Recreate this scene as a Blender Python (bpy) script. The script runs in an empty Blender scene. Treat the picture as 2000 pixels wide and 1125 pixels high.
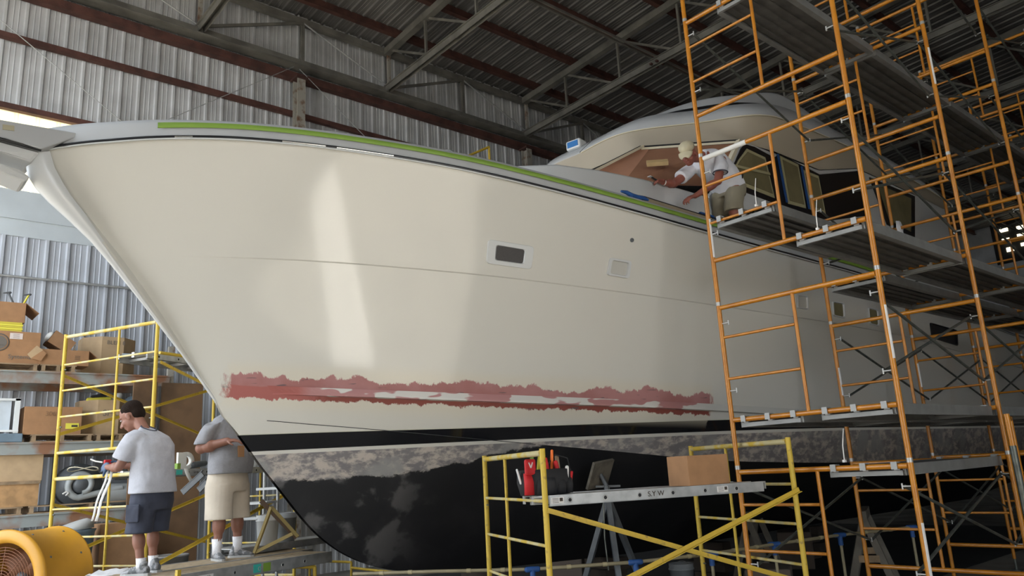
import bpy, math, random
from mathutils import Vector, Matrix, Quaternion
from mathutils.bvhtree import BVHTree
random.seed(7)
S = bpy.context.scene
COL = S.collection
# ------------------------------------------------------------------ camera
F_PX, PITCH, ROLL, YAW = 1495.04, 0.23373654, -0.05479676, 0.849678
CZ = 1.70
def _cam_axes():
    cp, sp = math.cos(PITCH), math.sin(PITCH)
    fw, r, u = Vector((0, cp, sp)), Vector((1, 0, 0)), Vector((0, -sp, cp))
    c, s = math.cos(ROLL), math.sin(ROLL)
    R, U = c * r + s * u, -s * r + c * u
    T = YAW
    M = Matrix(((math.sin(T), math.cos(T), 0), (-math.cos(T), math.sin(T), 0), (0, 0, 1)))
    return M @ fw, M @ R, M @ U
FW, RT, UP = _cam_axes()
CAM = Vector((0, 0, CZ))
cd = bpy.data.cameras.new('camera'); cam = bpy.data.objects.new('camera', cd); COL.objects.link(cam)
cd.sensor_width = 36; cd.lens = F_PX / 2000 * 36; cd.clip_end = 500
cam.matrix_world = Matrix(((RT.x, UP.x, -FW.x, 0), (RT.y, UP.y, -FW.y, 0), (RT.z, UP.z, -FW.z, CZ), (0, 0, 0, 1)))
S.camera = cam
def ray(x, y): return FW + RT * ((x - 1000) / F_PX) + UP * ((562.5 - y) / F_PX)
def onY(x, y, Y): r = ray(x, y); return CAM + r * (Y / r.y)
def onX(x, y, X): r = ray(x, y); return CAM + r * (X / r.x)
def onZ(x, y, Z): r = ray(x, y); return CAM + r * ((Z - CZ) / r.z)
def onD(x, y, D): return CAM + ray(x, y) * D
# ------------------------------------------------------------------ light
S.view_settings.view_transform = 'Standard'; S.view_settings.look = 'None'
S.view_settings.gamma = 1.0; S.view_settings.use_curve_mapping = False
S.view_settings.exposure = 1.04
W = bpy.data.worlds.new('world'); S.world = W; W.use_nodes = True
wn = W.node_tree.nodes; wl = W.node_tree.links
wn['Background'].inputs[0].default_value = (0.84, 0.92, 1.0, 1); wn['Background'].inputs[1].default_value = 2.8
sun = bpy.data.lights.new('sun', 'SUN'); sun.energy = 20.0; sun.angle = math.radians(0.6); sun.color = (1, .95, .86)
so = bpy.data.objects.new('sun', sun); COL.objects.link(so)
so.rotation_euler = Vector((0.05, 0.8, -0.6)).to_track_quat('-Z', 'Y').to_euler()
def portal(name, loc, size, direction):
    l = bpy.data.lights.new(name, 'AREA'); l.shape = 'RECTANGLE'; l.size, l.size_y = size; l.cycles.is_portal = True
    o = bpy.data.objects.new(name, l); COL.objects.link(o); o.location = loc
    o.rotation_euler = Vector(direction).to_track_quat('-Z', 'Y').to_euler(); return o
DOOR_X, DOOR_Y0, DOOR_Y1, DOOR_H = -2.4, 6.4, 13.6, 9.6
FD0, FD1, FDH = -2.3, 2.3, 8.9      # tall doorway in the near wall
portal('door_daylight', (DOOR_X - .1, (DOOR_Y0 + DOOR_Y1) / 2, DOOR_H / 2), (DOOR_Y1 - DOOR_Y0, DOOR_H), (1, 0, 0))
portal('side_door_daylight', ((FD0 + FD1) / 2, -9.2, FDH / 2), (FD1 - FD0, FDH), (0, 1, 0))

# ------------------------------------------------------------------ materials
MATS = {}
def mat(name, col, rough=.6, metal=0., noise=0., nscale=6., bump=0., bscale=40., col2=None, spec=.5, coat=0., trans=0., emit=None, lo=.4, hi=.65, detail=4, bdist=.02):
    if name in MATS: return MATS[name]
    m = bpy.data.materials.new(name); m.use_nodes = True; n = m.node_tree.nodes; l = m.node_tree.links
    b = n['Principled BSDF']; b.inputs['Base Color'].default_value = (*col, 1); b.inputs['Roughness'].default_value = rough
    b.inputs['Metallic'].default_value = metal; b.inputs['Specular IOR Level'].default_value = spec
    b.inputs['Coat Weight'].default_value = coat; b.inputs['Coat Roughness'].default_value = .08
    b.inputs['Transmission Weight'].default_value = trans
    tc = n.new('ShaderNodeTexCoord')
    if noise or col2:
        t = n.new('ShaderNodeTexNoise'); t.inputs['Scale'].default_value = nscale; t.inputs['Detail'].default_value = detail
        l.new(tc.outputs['Object'], t.inputs['Vector'])
        r = n.new('ShaderNodeValToRGB'); r.color_ramp.elements[0].position = lo; r.color_ramp.elements[1].position = hi
        c2 = col2 or tuple(c * (1 - noise) for c in col)
        r.color_ramp.elements[0].color = (*col, 1); r.color_ramp.elements[1].color = (*c2, 1)
        l.new(t.outputs['Fac'], r.inputs['Fac']); l.new(r.outputs['Color'], b.inputs['Base Color'])
    if bump:
        t2 = n.new('ShaderNodeTexNoise'); t2.inputs['Scale'].default_value = bscale; l.new(tc.outputs['Object'], t2.inputs['Vector'])
        bp = n.new('ShaderNodeBump'); bp.inputs['Strength'].default_value = bump; bp.inputs['Distance'].default_value = bdist
        l.new(t2.outputs['Fac'], bp.inputs['Height']); l.new(bp.outputs['Normal'], b.inputs['Normal'])
    if emit:
        b.inputs['Emission Color'].default_value = (*emit[0], 1); b.inputs['Emission Strength'].default_value = emit[1]
    MATS[name] = m; return m
M_ORANGE = mat('orange enamel tube', (.56, .215, .012), .38, col2=(.46, .165, .012), nscale=9, coat=.3)
M_YELLOW = mat('chipped yellow enamel tube', (.60, .415, .045), .5, col2=(.30, .20, .05), nscale=22, lo=.6, hi=.75)
M_WORN = mat('overspray-dusted yellow tube', (.55, .48, .26), .65, col2=(.58, .40, .05), nscale=7, lo=.45, hi=.6)
M_PIN = mat('galvanised pin', (.48, .48, .47), .4, .5)
M_GALV = mat('galvanised steel brace', (.16, .17, .15), .42, .6, noise=.4, nscale=12)
M_ALU = mat('dull aluminium', (.52, .53, .53), .42, .55, noise=.25, nscale=9)
M_RAILD = mat('grey plank rail', (.27, .27, .26), .5, .3, noise=.2, nscale=6)
M_HOOKP = mat('dull grip hook', (.36, .36, .35), .5, .3)
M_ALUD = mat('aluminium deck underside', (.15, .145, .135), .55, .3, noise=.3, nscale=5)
M_PLY = mat('plank plywood deck', (.42, .33, .22), .8, noise=.3, nscale=14)
M_CORR = mat('galvanised corrugated sheet', (.57, .575, .58), .5, .12, noise=.25, nscale=1.3, spec=.5)
M_CORRB = mat('bright corrugated sheet', (.50, .525, .57), .42, .15, noise=.12, nscale=2.0)
M_FLASH = mat('plain sheet metal flashing', (.60, .65, .68), .5, .25, noise=.1, nscale=1.4)
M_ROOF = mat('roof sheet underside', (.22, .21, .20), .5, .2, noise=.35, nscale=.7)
M_RUST = mat('rust red primer steel', (.10, .04, .03), .75, noise=.45, nscale=4, bump=.2)
M_RUSTY = mat('streaked rusty steel', (.33, .31, .27), .7, col2=(.16, .085, .05), nscale=7, lo=.5, hi=.68)
M_STEEL = mat('grey truss steel', (.20, .19, .165), .6, .1, noise=.4, nscale=2.5)
M_SHELF = mat('rack beam steel', (.30, .32, .31), .65, col2=(.27, .13, .07), nscale=2.6, lo=.45, hi=.62)
M_CARD = mat('corrugated cardboard', (.40, .215, .105), .85, noise=.14, nscale=7)
M_CARDD = mat('darker cardboard', (.36, .20, .10), .85, noise=.14, nscale=7)
M_CARDL = mat('pale cardboard', (.52, .37, .22), .85, noise=.12, nscale=6)
M_PALLET = mat('pallet wood', (.36, .25, .15), .85, noise=.4, nscale=9)
M_WOOD = mat('brown weathered board', (.20, .115, .06), .85, noise=.45, nscale=2.2)
M_PINE = mat('raw pine block', (.66, .46, .22), .7, noise=.1, nscale=12)
M_PLYW = mat('red-brown plywood', (.36, .175, .10), .7, col2=(.31, .145, .085), nscale=2.5)
M_PLYP = mat('peach primer plywood', (.60, .31, .20), .7, noise=.08, nscale=4)
M_WHITE = mat('white gelcoat', (.60, .61, .61), .35, coat=.3)
M_CAP = mat('matte primed gelcoat', (.44, .45, .46), .55, noise=.05, nscale=1.5)
M_BEIGE = mat('beige primed soffit', (.50, .44, .345), .6, noise=.05, nscale=1.2)
M_BLACK = mat('black trim', (.012, .012, .014), .35)
M_BLACKM = mat('matte black', (.02, .02, .022), .85)
M_CREAM = mat('cream masking strip', (.72, .66, .50), .6)
M_MASK = mat('kraft masking paper', (.20, .17, .085), .75, noise=.15, nscale=5)
M_MASKT = mat('pale masking tape', (.42, .38, .22), .7)
M_GREEN = mat('green masking tape', (.20, .33, .045), .6)
M_BLUET = mat('blue masking tape', (.02, .09, .30), .6, noise=.2, nscale=20)
M_CHROME = mat('chrome strip', (.8, .8, .78), .12, 1.0)
M_SKIN = mat('tanned skin', (.27, .12, .08), .55, noise=.12, nscale=14)
M_SKINR = mat('reddened skin', (.31, .10, .07), .55, noise=.12, nscale=14)
M_HAIR = mat('dark brown hair', (.018, .011, .008), .95, spec=.15, bump=.6, bscale=120)
M_TGREY = mat('heather grey jersey', (.44, .44, .48), .9, noise=.06, nscale=60, bump=.6, bscale=5, bdist=.08)
M_TGREYD = mat('mid grey jersey', (.27, .27, .29), .9, noise=.08, nscale=50, bump=.6, bscale=5, bdist=.08)
M_TWHITE = mat('white jersey', (.70, .70, .75), .9, bump=.6, bscale=5, bdist=.08)
M_NAVY = mat('faded navy cotton', (.045, .05, .075), .9, noise=.3, nscale=6, bump=.5, bscale=6, bdist=.06)
M_KHAKI = mat('cream cotton', (.56, .49, .40), .9, noise=.12, nscale=5, bump=.3, bscale=10)
M_KHAKID = mat('khaki cotton', (.30, .265, .19), .9, noise=.12, nscale=5, bump=.3, bscale=10)
M_CAPF = mat('cream cap cloth', (.62, .55, .38), .85)
M_SOCK = mat('white sock', (.75, .74, .76), .9, bump=.3, bscale=70)
M_SHOE = mat('grey trainer', (.13, .135, .14), .6, col2=(.32, .32, .33), nscale=18, lo=.5, hi=.55)
M_SOLE = mat('pale rubber sole', (.45, .45, .44), .7)
M_GLOVE = mat('blue nitrile glove', (.05, .09, .17), .45)
M_REDD = mat('maroon print', (.32, .07, .06), .8)
M_PAPER = mat('white paper', (.78, .77, .74), .8)
M_YLAB = mat('yellow label', (.78, .70, .08), .6)
M_WLAB = mat('white label', (.78, .76, .74), .6)
M_INK = mat('dark marker ink', (.06, .045, .035), .8)
M_LOGO = mat('grey print', (.17, .15, .13), .8)
M_FAN = mat('amber fan housing', (.58, .28, .02), .45, noise=.08, nscale=6)
M_FGRILL = mat('rusty fan grille', (.20, .075, .03), .6)
M_RED = mat('red tool fabric', (.55, .015, .02), .7)
M_ORG = mat('bright orange plastic', (.9, .18, .02), .5)
M_PVC = mat('tan pipe', (.33, .28, .17), .5, noise=.15, nscale=6)
M_PLAST = mat('white plastic', (.72, .74, .74), .4)
M_GREYM = mat('grey machine paint', (.11, .12, .13), .4, noise=.3, nscale=6)
M_LGREY = mat('pale grey machine', (.36, .38, .38), .4, noise=.1, nscale=6)
M_BLUEG = mat('blue grey steel', (.20, .28, .35), .55, noise=.3, nscale=4)
M_LENS = mat('blue lens', (.06, .22, .55), .15, coat=.5)
M_TEAL = mat('teal label', (.05, .45, .38), .6)
M_CLOTH = mat('white dust sheet', (.74, .74, .76), .9, bump=.4, bscale=14)
M_GLASS = mat('clear plastic', (.85, .88, .88), .1, trans=.7)
M_FLOOR = mat('dusty concrete', (.27, .255, .225), .85, noise=.5, nscale=1.2)
M_YARD = mat('worn asphalt yard', (.20, .185, .16), .95, noise=.15, nscale=3)
M_GROUND = mat('pale yard gravel', (.55, .48, .38), .95, noise=.15, nscale=3)
M_CONC = mat('concrete block', (.26, .25, .24), .9, noise=.3, nscale=5)
M_PATCH = mat('window mesh', (.05, .045, .045), .5, noise=.2, nscale=90)
M_PANE = mat('lit window pane', (.8, .75, .6), .5, emit=((1, .88, .6), 1.3))
# translucent yellow fibreglass
def mk_trans():
    m = bpy.data.materials.new('translucent fibreglass'); m.use_nodes = True; n = m.node_tree.nodes; l = m.node_tree.links
    o = n['Material Output']; n.remove(n['Principled BSDF'])
    t = n.new('ShaderNodeBsdfTranslucent'); t.inputs[0].default_value = (.84, .72, .42, 1)
    d = n.new('ShaderNodeBsdfDiffuse'); d.inputs[0].default_value = (.6, .55, .38, 1)
    x = n.new('ShaderNodeMixShader'); x.inputs[0].default_value = .3
    l.new(t.outputs[0], x.inputs[1]); l.new(d.outputs[0], x.inputs[2]); l.new(x.outputs[0], o.inputs[0]); return m
M_TRANS = mk_trans()

def hull_material(bottom):
    """UV.x = station, UV.y = height above the strake line; object coordinates carry the real height."""
    m = bpy.data.materials.new('hull bottom coating' if bottom else 'hull topside coating'); m.use_nodes = True
    n = m.node_tree.nodes; l = m.node_tree.links; b = n['Principled BSDF']
    uv = n.new('ShaderNodeUVMap'); uv.uv_map = 'UVMap'; su = n.new('ShaderNodeSeparateXYZ'); l.new(uv.outputs[0], su.inputs[0])
    tc = n.new('ShaderNodeTexCoord'); so_ = n.new('ShaderNodeSeparateXYZ'); l.new(tc.outputs['Object'], so_.inputs[0])
    def val(v):
        return v if not isinstance(v, (int, float)) else None
    def math_(op, a, c=0.0, clamp=False):
        q = n.new('ShaderNodeMath'); q.operation = op; q.use_clamp = clamp
        for i, v in enumerate((a, c)):
            if isinstance(v, (int, float)): q.inputs[i].default_value = v
            else: l.new(v, q.inputs[i])
        return q.outputs[0]
    def noise(vec, scale, detail=4, rough=.5, xyz=None):
        t = n.new('ShaderNodeTexNoise'); t.inputs['Scale'].default_value = scale; t.inputs['Detail'].default_value = detail
        t.inputs['Roughness'].default_value = rough
        if xyz:
            mp = n.new('ShaderNodeMapping'); mp.inputs['Scale'].default_value = xyz; l.new(vec, mp.inputs[0]); vec = mp.outputs[0]
        l.new(vec, t.inputs['Vector']); return t.outputs['Fac']
    def step(x, a, w):   # smooth 0..1 as x passes a
        mr = n.new('ShaderNodeMapRange'); mr.interpolation_type = 'SMOOTHSTEP'
        mr.inputs['From Min'].default_value = a - w; mr.inputs['From Max'].default_value = a + w; l.new(x, mr.inputs['Value']); return mr.outputs[0]
    def mix(f, c1, c2):
        q = n.new('ShaderNodeMix'); q.data_type = 'RGBA'
        if isinstance(f, (int, float)): q.inputs[0].default_value = f
        else: l.new(f, q.inputs[0])
        for i, v in ((6, c1), (7, c2)):
            if isinstance(v, tuple): q.inputs[i].default_value = (*v, 1)
            else: l.new(v, q.inputs[i])
        return q.outputs[2]
    X, Z = so_.outputs['X'], so_.outputs['Z']
    O = tc.outputs['Object']
    # sanded primer band: mottled grey and cream
    n1 = noise(O, 8, 5, .65, (1, 1, 1.6)); n2 = noise(O, 2.5, 4)
    sand = mix(step(n1, .52, .10), (.20, .187, .192), (.50, .44, .39))
    sand = mix(step(n2, .58, .08), sand, (.28, .275, .27))
    black = mix(step(noise(O, 1.6, 5, .6), .58, .12), (.010, .010, .012), (.020, .019, .021))
    # dusty scuffs low on the forefoot
    sc = math_('MULTIPLY', step(noise(O, 3.3, 4, .5), .56, .05), math_('SUBTRACT', 1.0, step(X, -3.65, .35)))
    black2 = mix(math_('MULTIPLY', sc, .7), black, (.12, .115, .115))
    if bottom:
        zt = math_('ADD', 1.72, math_('MULTIPLY', step(X, -3.2, .75), .22))
        zn = math_('ADD', Z, math_('MULTIPLY', math_('SUBTRACT', noise(O, 6, 5, .7), .5), .16))
        low = math_('SUBTRACT', zn, zt); c = mix(step(low, 0, .012), black2, sand)
    else:
        c = sand
    # boot stripe, fine cream line under it, white topsides above
    fine = mix(step(Z, 1.966, .002), c, (.62, .60, .55))
    ztop = math_('SUBTRACT', Z, math_('MULTIPLY', step(X, -4.0, 1.6), -.035))
    bootc = (.010, .010, .012)
    c = mix(step(Z, 1.998, .002), fine, bootc)
    c = mix(step(ztop, 2.150, .002), c, (.62, .60, .5))
    white = (.65, .63, .575)
    c = mix(step(ztop, 2.157, .002), c, white)
    if not bottom:
        u, v = su.outputs['X'], su.outputs['Y']
        ns = noise(O, 7.5, 6, .75, (1, 1, .3)); ns2 = noise(O, 2.2, 3, .5, (1, 1, .2))
        top = math_('ADD', .155, math_('MULTIPLY', math_('SUBTRACT', math_('ADD', ns, ns2), 1.0), .22))
        rang = math_('MULTIPLY', step(math_('ADD', u, math_('MULTIPLY', ns, .3)), 2.76, .03), math_('SUBTRACT', 1.0, step(math_('ADD', u, math_('MULTIPLY', ns, .3)), 7.25, .03)))
        up_m = math_('SUBTRACT', 1.0, step(math_('SUBTRACT', v, top), 0, .008))
        bot = math_('ADD', -.045, math_('MULTIPLY', math_('SUBTRACT', ns, .5), .16))
        lo_m = step(math_('SUBTRACT', v, bot), 0, .006)
        pm = math_('MULTIPLY', math_('MULTIPLY', up_m, lo_m), rang)
        pink = mix(step(noise(O, 2.0, 4), .5, .12), (.42, .20, .195), (.35, .14, .13))
        pink = mix(math_('SUBTRACT', 1.0, step(v, .0, .01)), pink, (.24, .06, .045))
        redf = math_('MULTIPLY', math_('SUBTRACT', 1.0, step(math_('ADD', u, math_('MULTIPLY', ns, .9)), 3.75, .12)), math_('SUBTRACT', 1.0, step(math_('ADD', v, math_('MULTIPLY', ns2, .06)), .095, .006)))
        pink = mix(redf, pink, (.38, .115, .10))
        # streaks
        pink = mix(math_('MULTIPLY', step(noise(O, 4, 3, .5, (1, 1, 9)), .66, .02), .8), pink, (.10, .08, .09))
        halo = math_('MULTIPLY', math_('SUBTRACT', 1.0, step(math_('ABSOLUTE', math_('SUBTRACT', v, .06)), .19, .07)), .55)
        c = mix(math_('MULTIPLY', halo, rang), c, (.68, .62, .50))
        c = mix(pm, c, pink)
        gl = math_('ADD', .09, math_('MULTIPLY', pm, .5)); gl = math_('ADD', gl, math_('MULTIPLY', math_('SUBTRACT', 1.0, step(Z, 1.99, .004)), .45))
    else:
        gl = math_('ADD', .2, math_('MULTIPLY', math_('SUBTRACT', 1.0, step(Z, 1.99, .004)), .45))
    l.new(c, b.inputs['Base Color']); l.new(gl, b.inputs['Roughness']); b.inputs['Specular IOR Level'].default_value = .5
    return m

# ------------------------------------------------------------------ mesh helpers
def frame_of(d):
    d = Vector(d).normalized(); a = Vector((0, 0, 1)) if abs(d.z) < .95 else Vector((1, 0, 0))
    u = d.cross(a).normalized(); return d, u, d.cross(u).normalized()
class MB:
    def __init__(s): s.v, s.f, s.mi, s.cur, s.sm = [], [], [], 0, []
    def add(s, vs, fs, smooth=False):
        o = len(s.v); s.v += [Vector(p) for p in vs]
        for f in fs: s.f.append([i + o for i in f]); s.mi.append(s.cur); s.sm.append(smooth)
        return s
    def tube(s, a, b, r, r2=None, seg=10, caps=True):
        a, b = Vector(a), Vector(b); r2 = r if r2 is None else r2; d, u, w = frame_of(b - a); vs = []
        for p, q in ((a, r), (b, r2)):
            for i in range(seg):
                t = 2 * math.pi * i / seg; vs.append(p + u * (math.cos(t) * q) + w * (math.sin(t) * q))
        fs = [[i, (i + 1) % seg, seg + (i + 1) % seg, seg + i] for i in range(seg)]
        s.add(vs, fs, True)
        if caps: s.add(vs, [list(range(seg))[::-1], list(range(seg, 2 * seg))])
        return s
    def path(s, pts, r, seg=8, closed=False):
        pts = [Vector(p) for p in pts]; n = len(pts); vs = []; rr = r if isinstance(r, (list, tuple)) else [r] * n; pu = None
        for i, p in enumerate(pts):
            d = (pts[min(i + 1, n - 1)] - pts[max(i - 1, 0)]).normalized()
            if pu is None: _, u, _w = frame_of(d)
            else: u = (pu - d * pu.dot(d)).normalized()
            pu = u; w = d.cross(u)
            for k in range(seg):
                t = 2 * math.pi * k / seg; vs.append(p + u * (math.cos(t) * rr[i]) + w * (math.sin(t) * rr[i]))
        fs = []
        for i in range(n - 1):
            for k in range(seg): fs.append([i * seg + k, i * seg + (k + 1) % seg, (i + 1) * seg + (k + 1) % seg, (i + 1) * seg + k])
        s.add(vs, fs, True); s.add(vs, [list(range(seg))[::-1], [(n - 1) * seg + k for k in range(seg)]]); return s
    def box(s, c, d, rz=0., M=None):
        c = Vector(c); x, y, z = d[0] / 2, d[1] / 2, d[2] / 2
        R = M if M is not None else Matrix.Rotation(rz, 3, 'Z')
        vs = [c + R @ Vector((i * x, j * y, k * z)) for k in (-1, 1) for j in (-1, 1) for i in (-1, 1)]
        return s.add(vs, [[0, 2, 3, 1], [4, 5, 7, 6], [0, 1, 5, 4], [2, 6, 7, 3], [0, 4, 6, 2], [1, 3, 7, 5]])
    def bar(s, a, b, w, h, up=(0, 0, 1)):
        a, b = Vector(a), Vector(b); d = (b - a); L = d.length; d = d.normalized(); u = Vector(up); y = u.cross(d).normalized(); z = d.cross(y)
        return s.box((a + b) / 2, (L, w, h), M=Matrix((d, y, z)).transposed())
    def prism(s, poly, off):
        n = len(poly); off = Vector(off); vs = [Vector(p) for p in poly] + [Vector(p) + off for p in poly]
        return s.add(vs, [list(range(n))[::-1], list(range(n, 2 * n))] + [[i, (i + 1) % n, n + (i + 1) % n, n + i] for i in range(n)])
    def grid(s, rows, smooth=True, closed=False):
        n = len(rows[0]); vs = [p for r in rows for p in r]; fs = []
        for i in range(len(rows) - 1):
            for k in range(n if closed else n - 1): fs.append([i * n + k, i * n + (k + 1) % n, (i + 1) * n + (k + 1) % n, (i + 1) * n + k])
        return s.add(vs, fs, smooth)
    def lathe(s, c, prof, seg=24, axis=(0, 0, 1)):
        d, u, w = frame_of(axis); c = Vector(c); rows = []
        for r, h in prof:
            rows.append([c + d * h + u * (math.cos(2 * math.pi * k / seg) * r) + w * (math.sin(2 * math.pi * k / seg) * r) for k in range(seg)])
        return s.grid(rows, True, True)
    def ell(s, c, r, R=None, n=14, m=10):
        c = Vector(c); R = R or Matrix.Identity(3); rows = []
        for i in range(m + 1):
            t = math.pi * i / m; t = min(max(t, .02), math.pi - .02)
            rows.append([c + R @ Vector((math.sin(t) * math.cos(2 * math.pi * k / n) * r[0], math.sin(t) * math.sin(2 * math.pi * k / n) * r[1], math.cos(t) * r[2])) for k in range(n)])
        s.grid(rows, True, True); k0 = len(s.v) - (m + 1) * n
        s.f += [list(range(k0, k0 + n)), list(range(len(s.v) - n, len(s.v)))[::-1]]; s.mi += [s.cur] * 2; s.sm += [True] * 2
        return s
    def cap(s, a, b, r1, r2, seg=12):
        a, b = Vector(a), Vector(b); d, u, w = frame_of(b - a); rows = []
        def ring(p, r): rows.append([p + u * (math.cos(2 * math.pi * k / seg) * r) + w * (math.sin(2 * math.pi * k / seg) * r) for k in range(seg)])
        for i in range(5): t = math.pi / 2 * i / 5 + .08; ring(a - d * (r1 * math.cos(t)), r1 * math.sin(t))
        for i in range(5): t = math.pi / 2 * (1 - i / 5) - .0; ring(b + d * (r2 * math.cos(t)), r2 * max(math.sin(t), .08))
        s.grid(rows, True, True); n0 = len(s.v) - len(rows) * seg
        s.f += [list(range(n0, n0 + seg))[::-1], list(range(len(s.v) - seg, len(s.v)))]; s.mi += [s.cur] * 2; s.sm += [True] * 2
        return s
    def loft(s, rings, seg=24):
        """rings: (centre, u-vector radius, v-vector radius) closed solid"""
        rows = []
        for c, a, b in rings:
            c, a, b = Vector(c), Vector(a), Vector(b)
            rows.append([c + a * math.cos(2 * math.pi * k / seg) + b * math.sin(2 * math.pi * k / seg) for k in range(seg)])
        s.grid(rows, True, True); n0 = len(s.v) - len(rows) * seg
        s.f += [list(range(n0, n0 + seg))[::-1], list(range(len(s.v) - seg, len(s.v)))]; s.mi += [s.cur] * 2; s.sm += [False] * 2
        return s
    def build(s, name, mats, parent=None, world=True, uv=None, bevel=0):
        """world=True: the vertices are world positions; they are stored relative to the parent's place."""
        me = bpy.data.meshes.new(name)
        inv = Matrix.Identity(4)
        if parent is not None and world: inv = wmat(parent).inverted()
        me.from_pydata([inv @ p for p in s.v] if parent is not None and world else s.v, [], s.f)
        for m in (mats if isinstance(mats, (list, tuple)) else [mats]): me.materials.append(m)
        me.polygons.foreach_set('material_index', s.mi); me.polygons.foreach_set('use_smooth', s.sm)
        if uv:
            lay = me.uv_layers.new(name='UVMap')
            for lp in me.loops: lay.data[lp.index].uv = uv[lp.vertex_index]
        me.validate(); me.update()
        o = bpy.data.objects.new(name, me); COL.objects.link(o)
        if parent is not None: o.parent = parent
        if bevel:
            bv = o.modifiers.new('bevel', 'BEVEL'); bv.width = bevel; bv.segments = 2; bv.limit_method = 'ANGLE'
        return o
def wmat(o):
    m = o.matrix_basis.copy()
    while o.parent: o = o.parent; m = o.matrix_basis @ m
    return m
def tag(o, label=None, cat=None, group=None, kind=None):
    for k, v in (('label', label), ('category', cat), ('group', group), ('kind', kind)):
        if v: o[k] = v
    return o
def thing(name, label, cat, loc=(0, 0, 0), rz=0., group=None):
    o = bpy.data.objects.new(name, None); COL.objects.link(o); o.empty_display_size = .1
    o.location = loc; o.rotation_euler = (0, 0, rz); o.matrix_basis = Matrix.Translation(Vector(loc)) @ Matrix.Rotation(rz, 4, 'Z')
    return tag(o, label, cat, group)
def struct(o): o['kind'] = 'structure'; return o
def kids(o): return [c for c in bpy.data.objects if c.parent == o]
def copy_tree(o, parent=None):
    c = o.copy(); COL.objects.link(c)
    if parent is not None: c.parent = parent
    for k in kids(o): copy_tree(k, c)
    return c
def place(o, loc, rz=0.):
    o.matrix_basis = Matrix.Translation(Vector(loc)) @ Matrix.Rotation(rz, 4, 'Z'); return o
def remesh(mb, name, mt, parent, voxel=.008, smooth=6, world=True):
    o = mb.build(name, mt, None); md = o.modifiers.new('r', 'REMESH'); md.mode = 'VOXEL'; md.voxel_size = voxel; md.use_smooth_shade = True
    if smooth: sm = o.modifiers.new('s', 'SMOOTH'); sm.iterations = smooth; sm.factor = .5
    dg = bpy.context.evaluated_depsgraph_get(); me = bpy.data.meshes.new_from_object(o.evaluated_get(dg)); old = o.data
    o.modifiers.clear(); o.data = me; bpy.data.meshes.remove(old); me.name = name
    if not me.materials: me.materials.append(mt)
    for p in me.polygons: p.use_smooth = True
    if parent is not None:
        if world: me.transform(wmat(parent).inverted())
        o.parent = parent
    return o
def text_mesh(body, size, origin, xdir, ydir, mt, parent, name='lettering', depth=.0015):
    cu = bpy.data.curves.new(name, 'FONT'); cu.body = body; cu.size = size; cu.extrude = depth
    o = bpy.data.objects.new(name, cu); COL.objects.link(o)
    dg = bpy.context.evaluated_depsgraph_get(); me = bpy.data.meshes.new_from_object(o.evaluated_get(dg))
    bpy.data.objects.remove(o)
    x, y = Vector(xdir).normalized(), Vector(ydir).normalized(); z = x.cross(y)
    Mx = Matrix((x, y, z)).transposed().to_4x4(); Mx.translation = Vector(origin); me.transform(Mx)
    me.materials.clear(); me.materials.append(mt)
    o = bpy.data.objects.new(name, me); COL.objects.link(o)
    if parent is not None: me.transform(wmat(parent).inverted()); o.parent = parent
    return o
def lerp(a, b, t): return a + (b - a) * t
def table(tb, x):
    if x <= tb[0][0]: return tb[0][1]
    for (a, p), (b, q) in zip(tb, tb[1:]):
        if x <= b: return p + (q - p) * (x - a) / (b - a)
    return tb[-1][1]
PI = math.pi

# ================================================================== the building
WY = 14.0                     # inner face of the long back wall
def corrugated(mb, org, along, up, nrm, length, height, pitch=.305, h=.032, minor=2):
    """sheet with one trapezoid rib per pitch and small ribs between, standing off the plane by nrm"""
    org, along, up, nrm = map(Vector, (org, along, up, nrm)); prof = []; x = 0.0
    while x < length:
        prof += [(x, 0), (x + .018, h), (x + .055, h), (x + .073, 0)]
        g = (pitch - .073) / (minor + 1)
        for k in range(1, minor + 1):
            c = x + .073 + g * k; prof += [(c - .013, 0), (c - .005, .007), (c + .005, .007), (c + .013, 0)]
        x += pitch
    rows = [[org + along * a + nrm * b + up * t for a, b in prof] for t in (0, height)]
    mb.grid(rows, False)
mb = MB(); mb.box(((DOOR_X + 46) / 2, 2.5, -.05), (46 - DOOR_X, 23.2, .1)); struct(mb.build('floor', M_FLOOR))
mb = MB(); mb.box((DOOR_X - 20, 0, -.06), (40, 90, .1)); struct(mb.build('ground', M_YARD)); mb = MB(); mb.box((20, 34.1, -.06), (2 * (20 - DOOR_X), 40, .1)); mb.box((20, -29.1, -.06), (2 * (20 - DOOR_X), 40, .1)); struct(mb.build('ground', M_GROUND))
mb = MB(); corrugated(mb, (DOOR_X, WY, 0), (1, 0, 0), (0, 0, 1), (0, -1, 0), 6.5 - DOOR_X, 5.78, h=.042); mb.box(((6.5 + DOOR_X) / 2, WY + .03, 2.9), (6.5 - DOOR_X, .03, 5.8)); struct(mb.build('wall_back', M_CORRB))
mb = MB(); mb.prism([(DOOR_X, WY - .03, 5.78), (6.5, WY - .03, 5.78), (6.5, WY - .03, 6.06), (DOOR_X, WY - .03, 6.06)], (0, .03, 0))
mb.prism([(DOOR_X, WY - .06, 6.06), (6.5, WY - .06, 6.06), (6.5, WY - .02, 6.56), (DOOR_X, WY - .02, 6.56)], (0, .03, 0)); struct(mb.build('trim_1', M_FLASH))
mb = MB(); corrugated(mb, (DOOR_X, WY, 6.56), (1, 0, 0), (0, 0, 1), (0, -1, 0), 6.45 - DOOR_X, 1.36, minor=0); w = struct(mb.build('window_1', M_TRANS))
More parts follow.
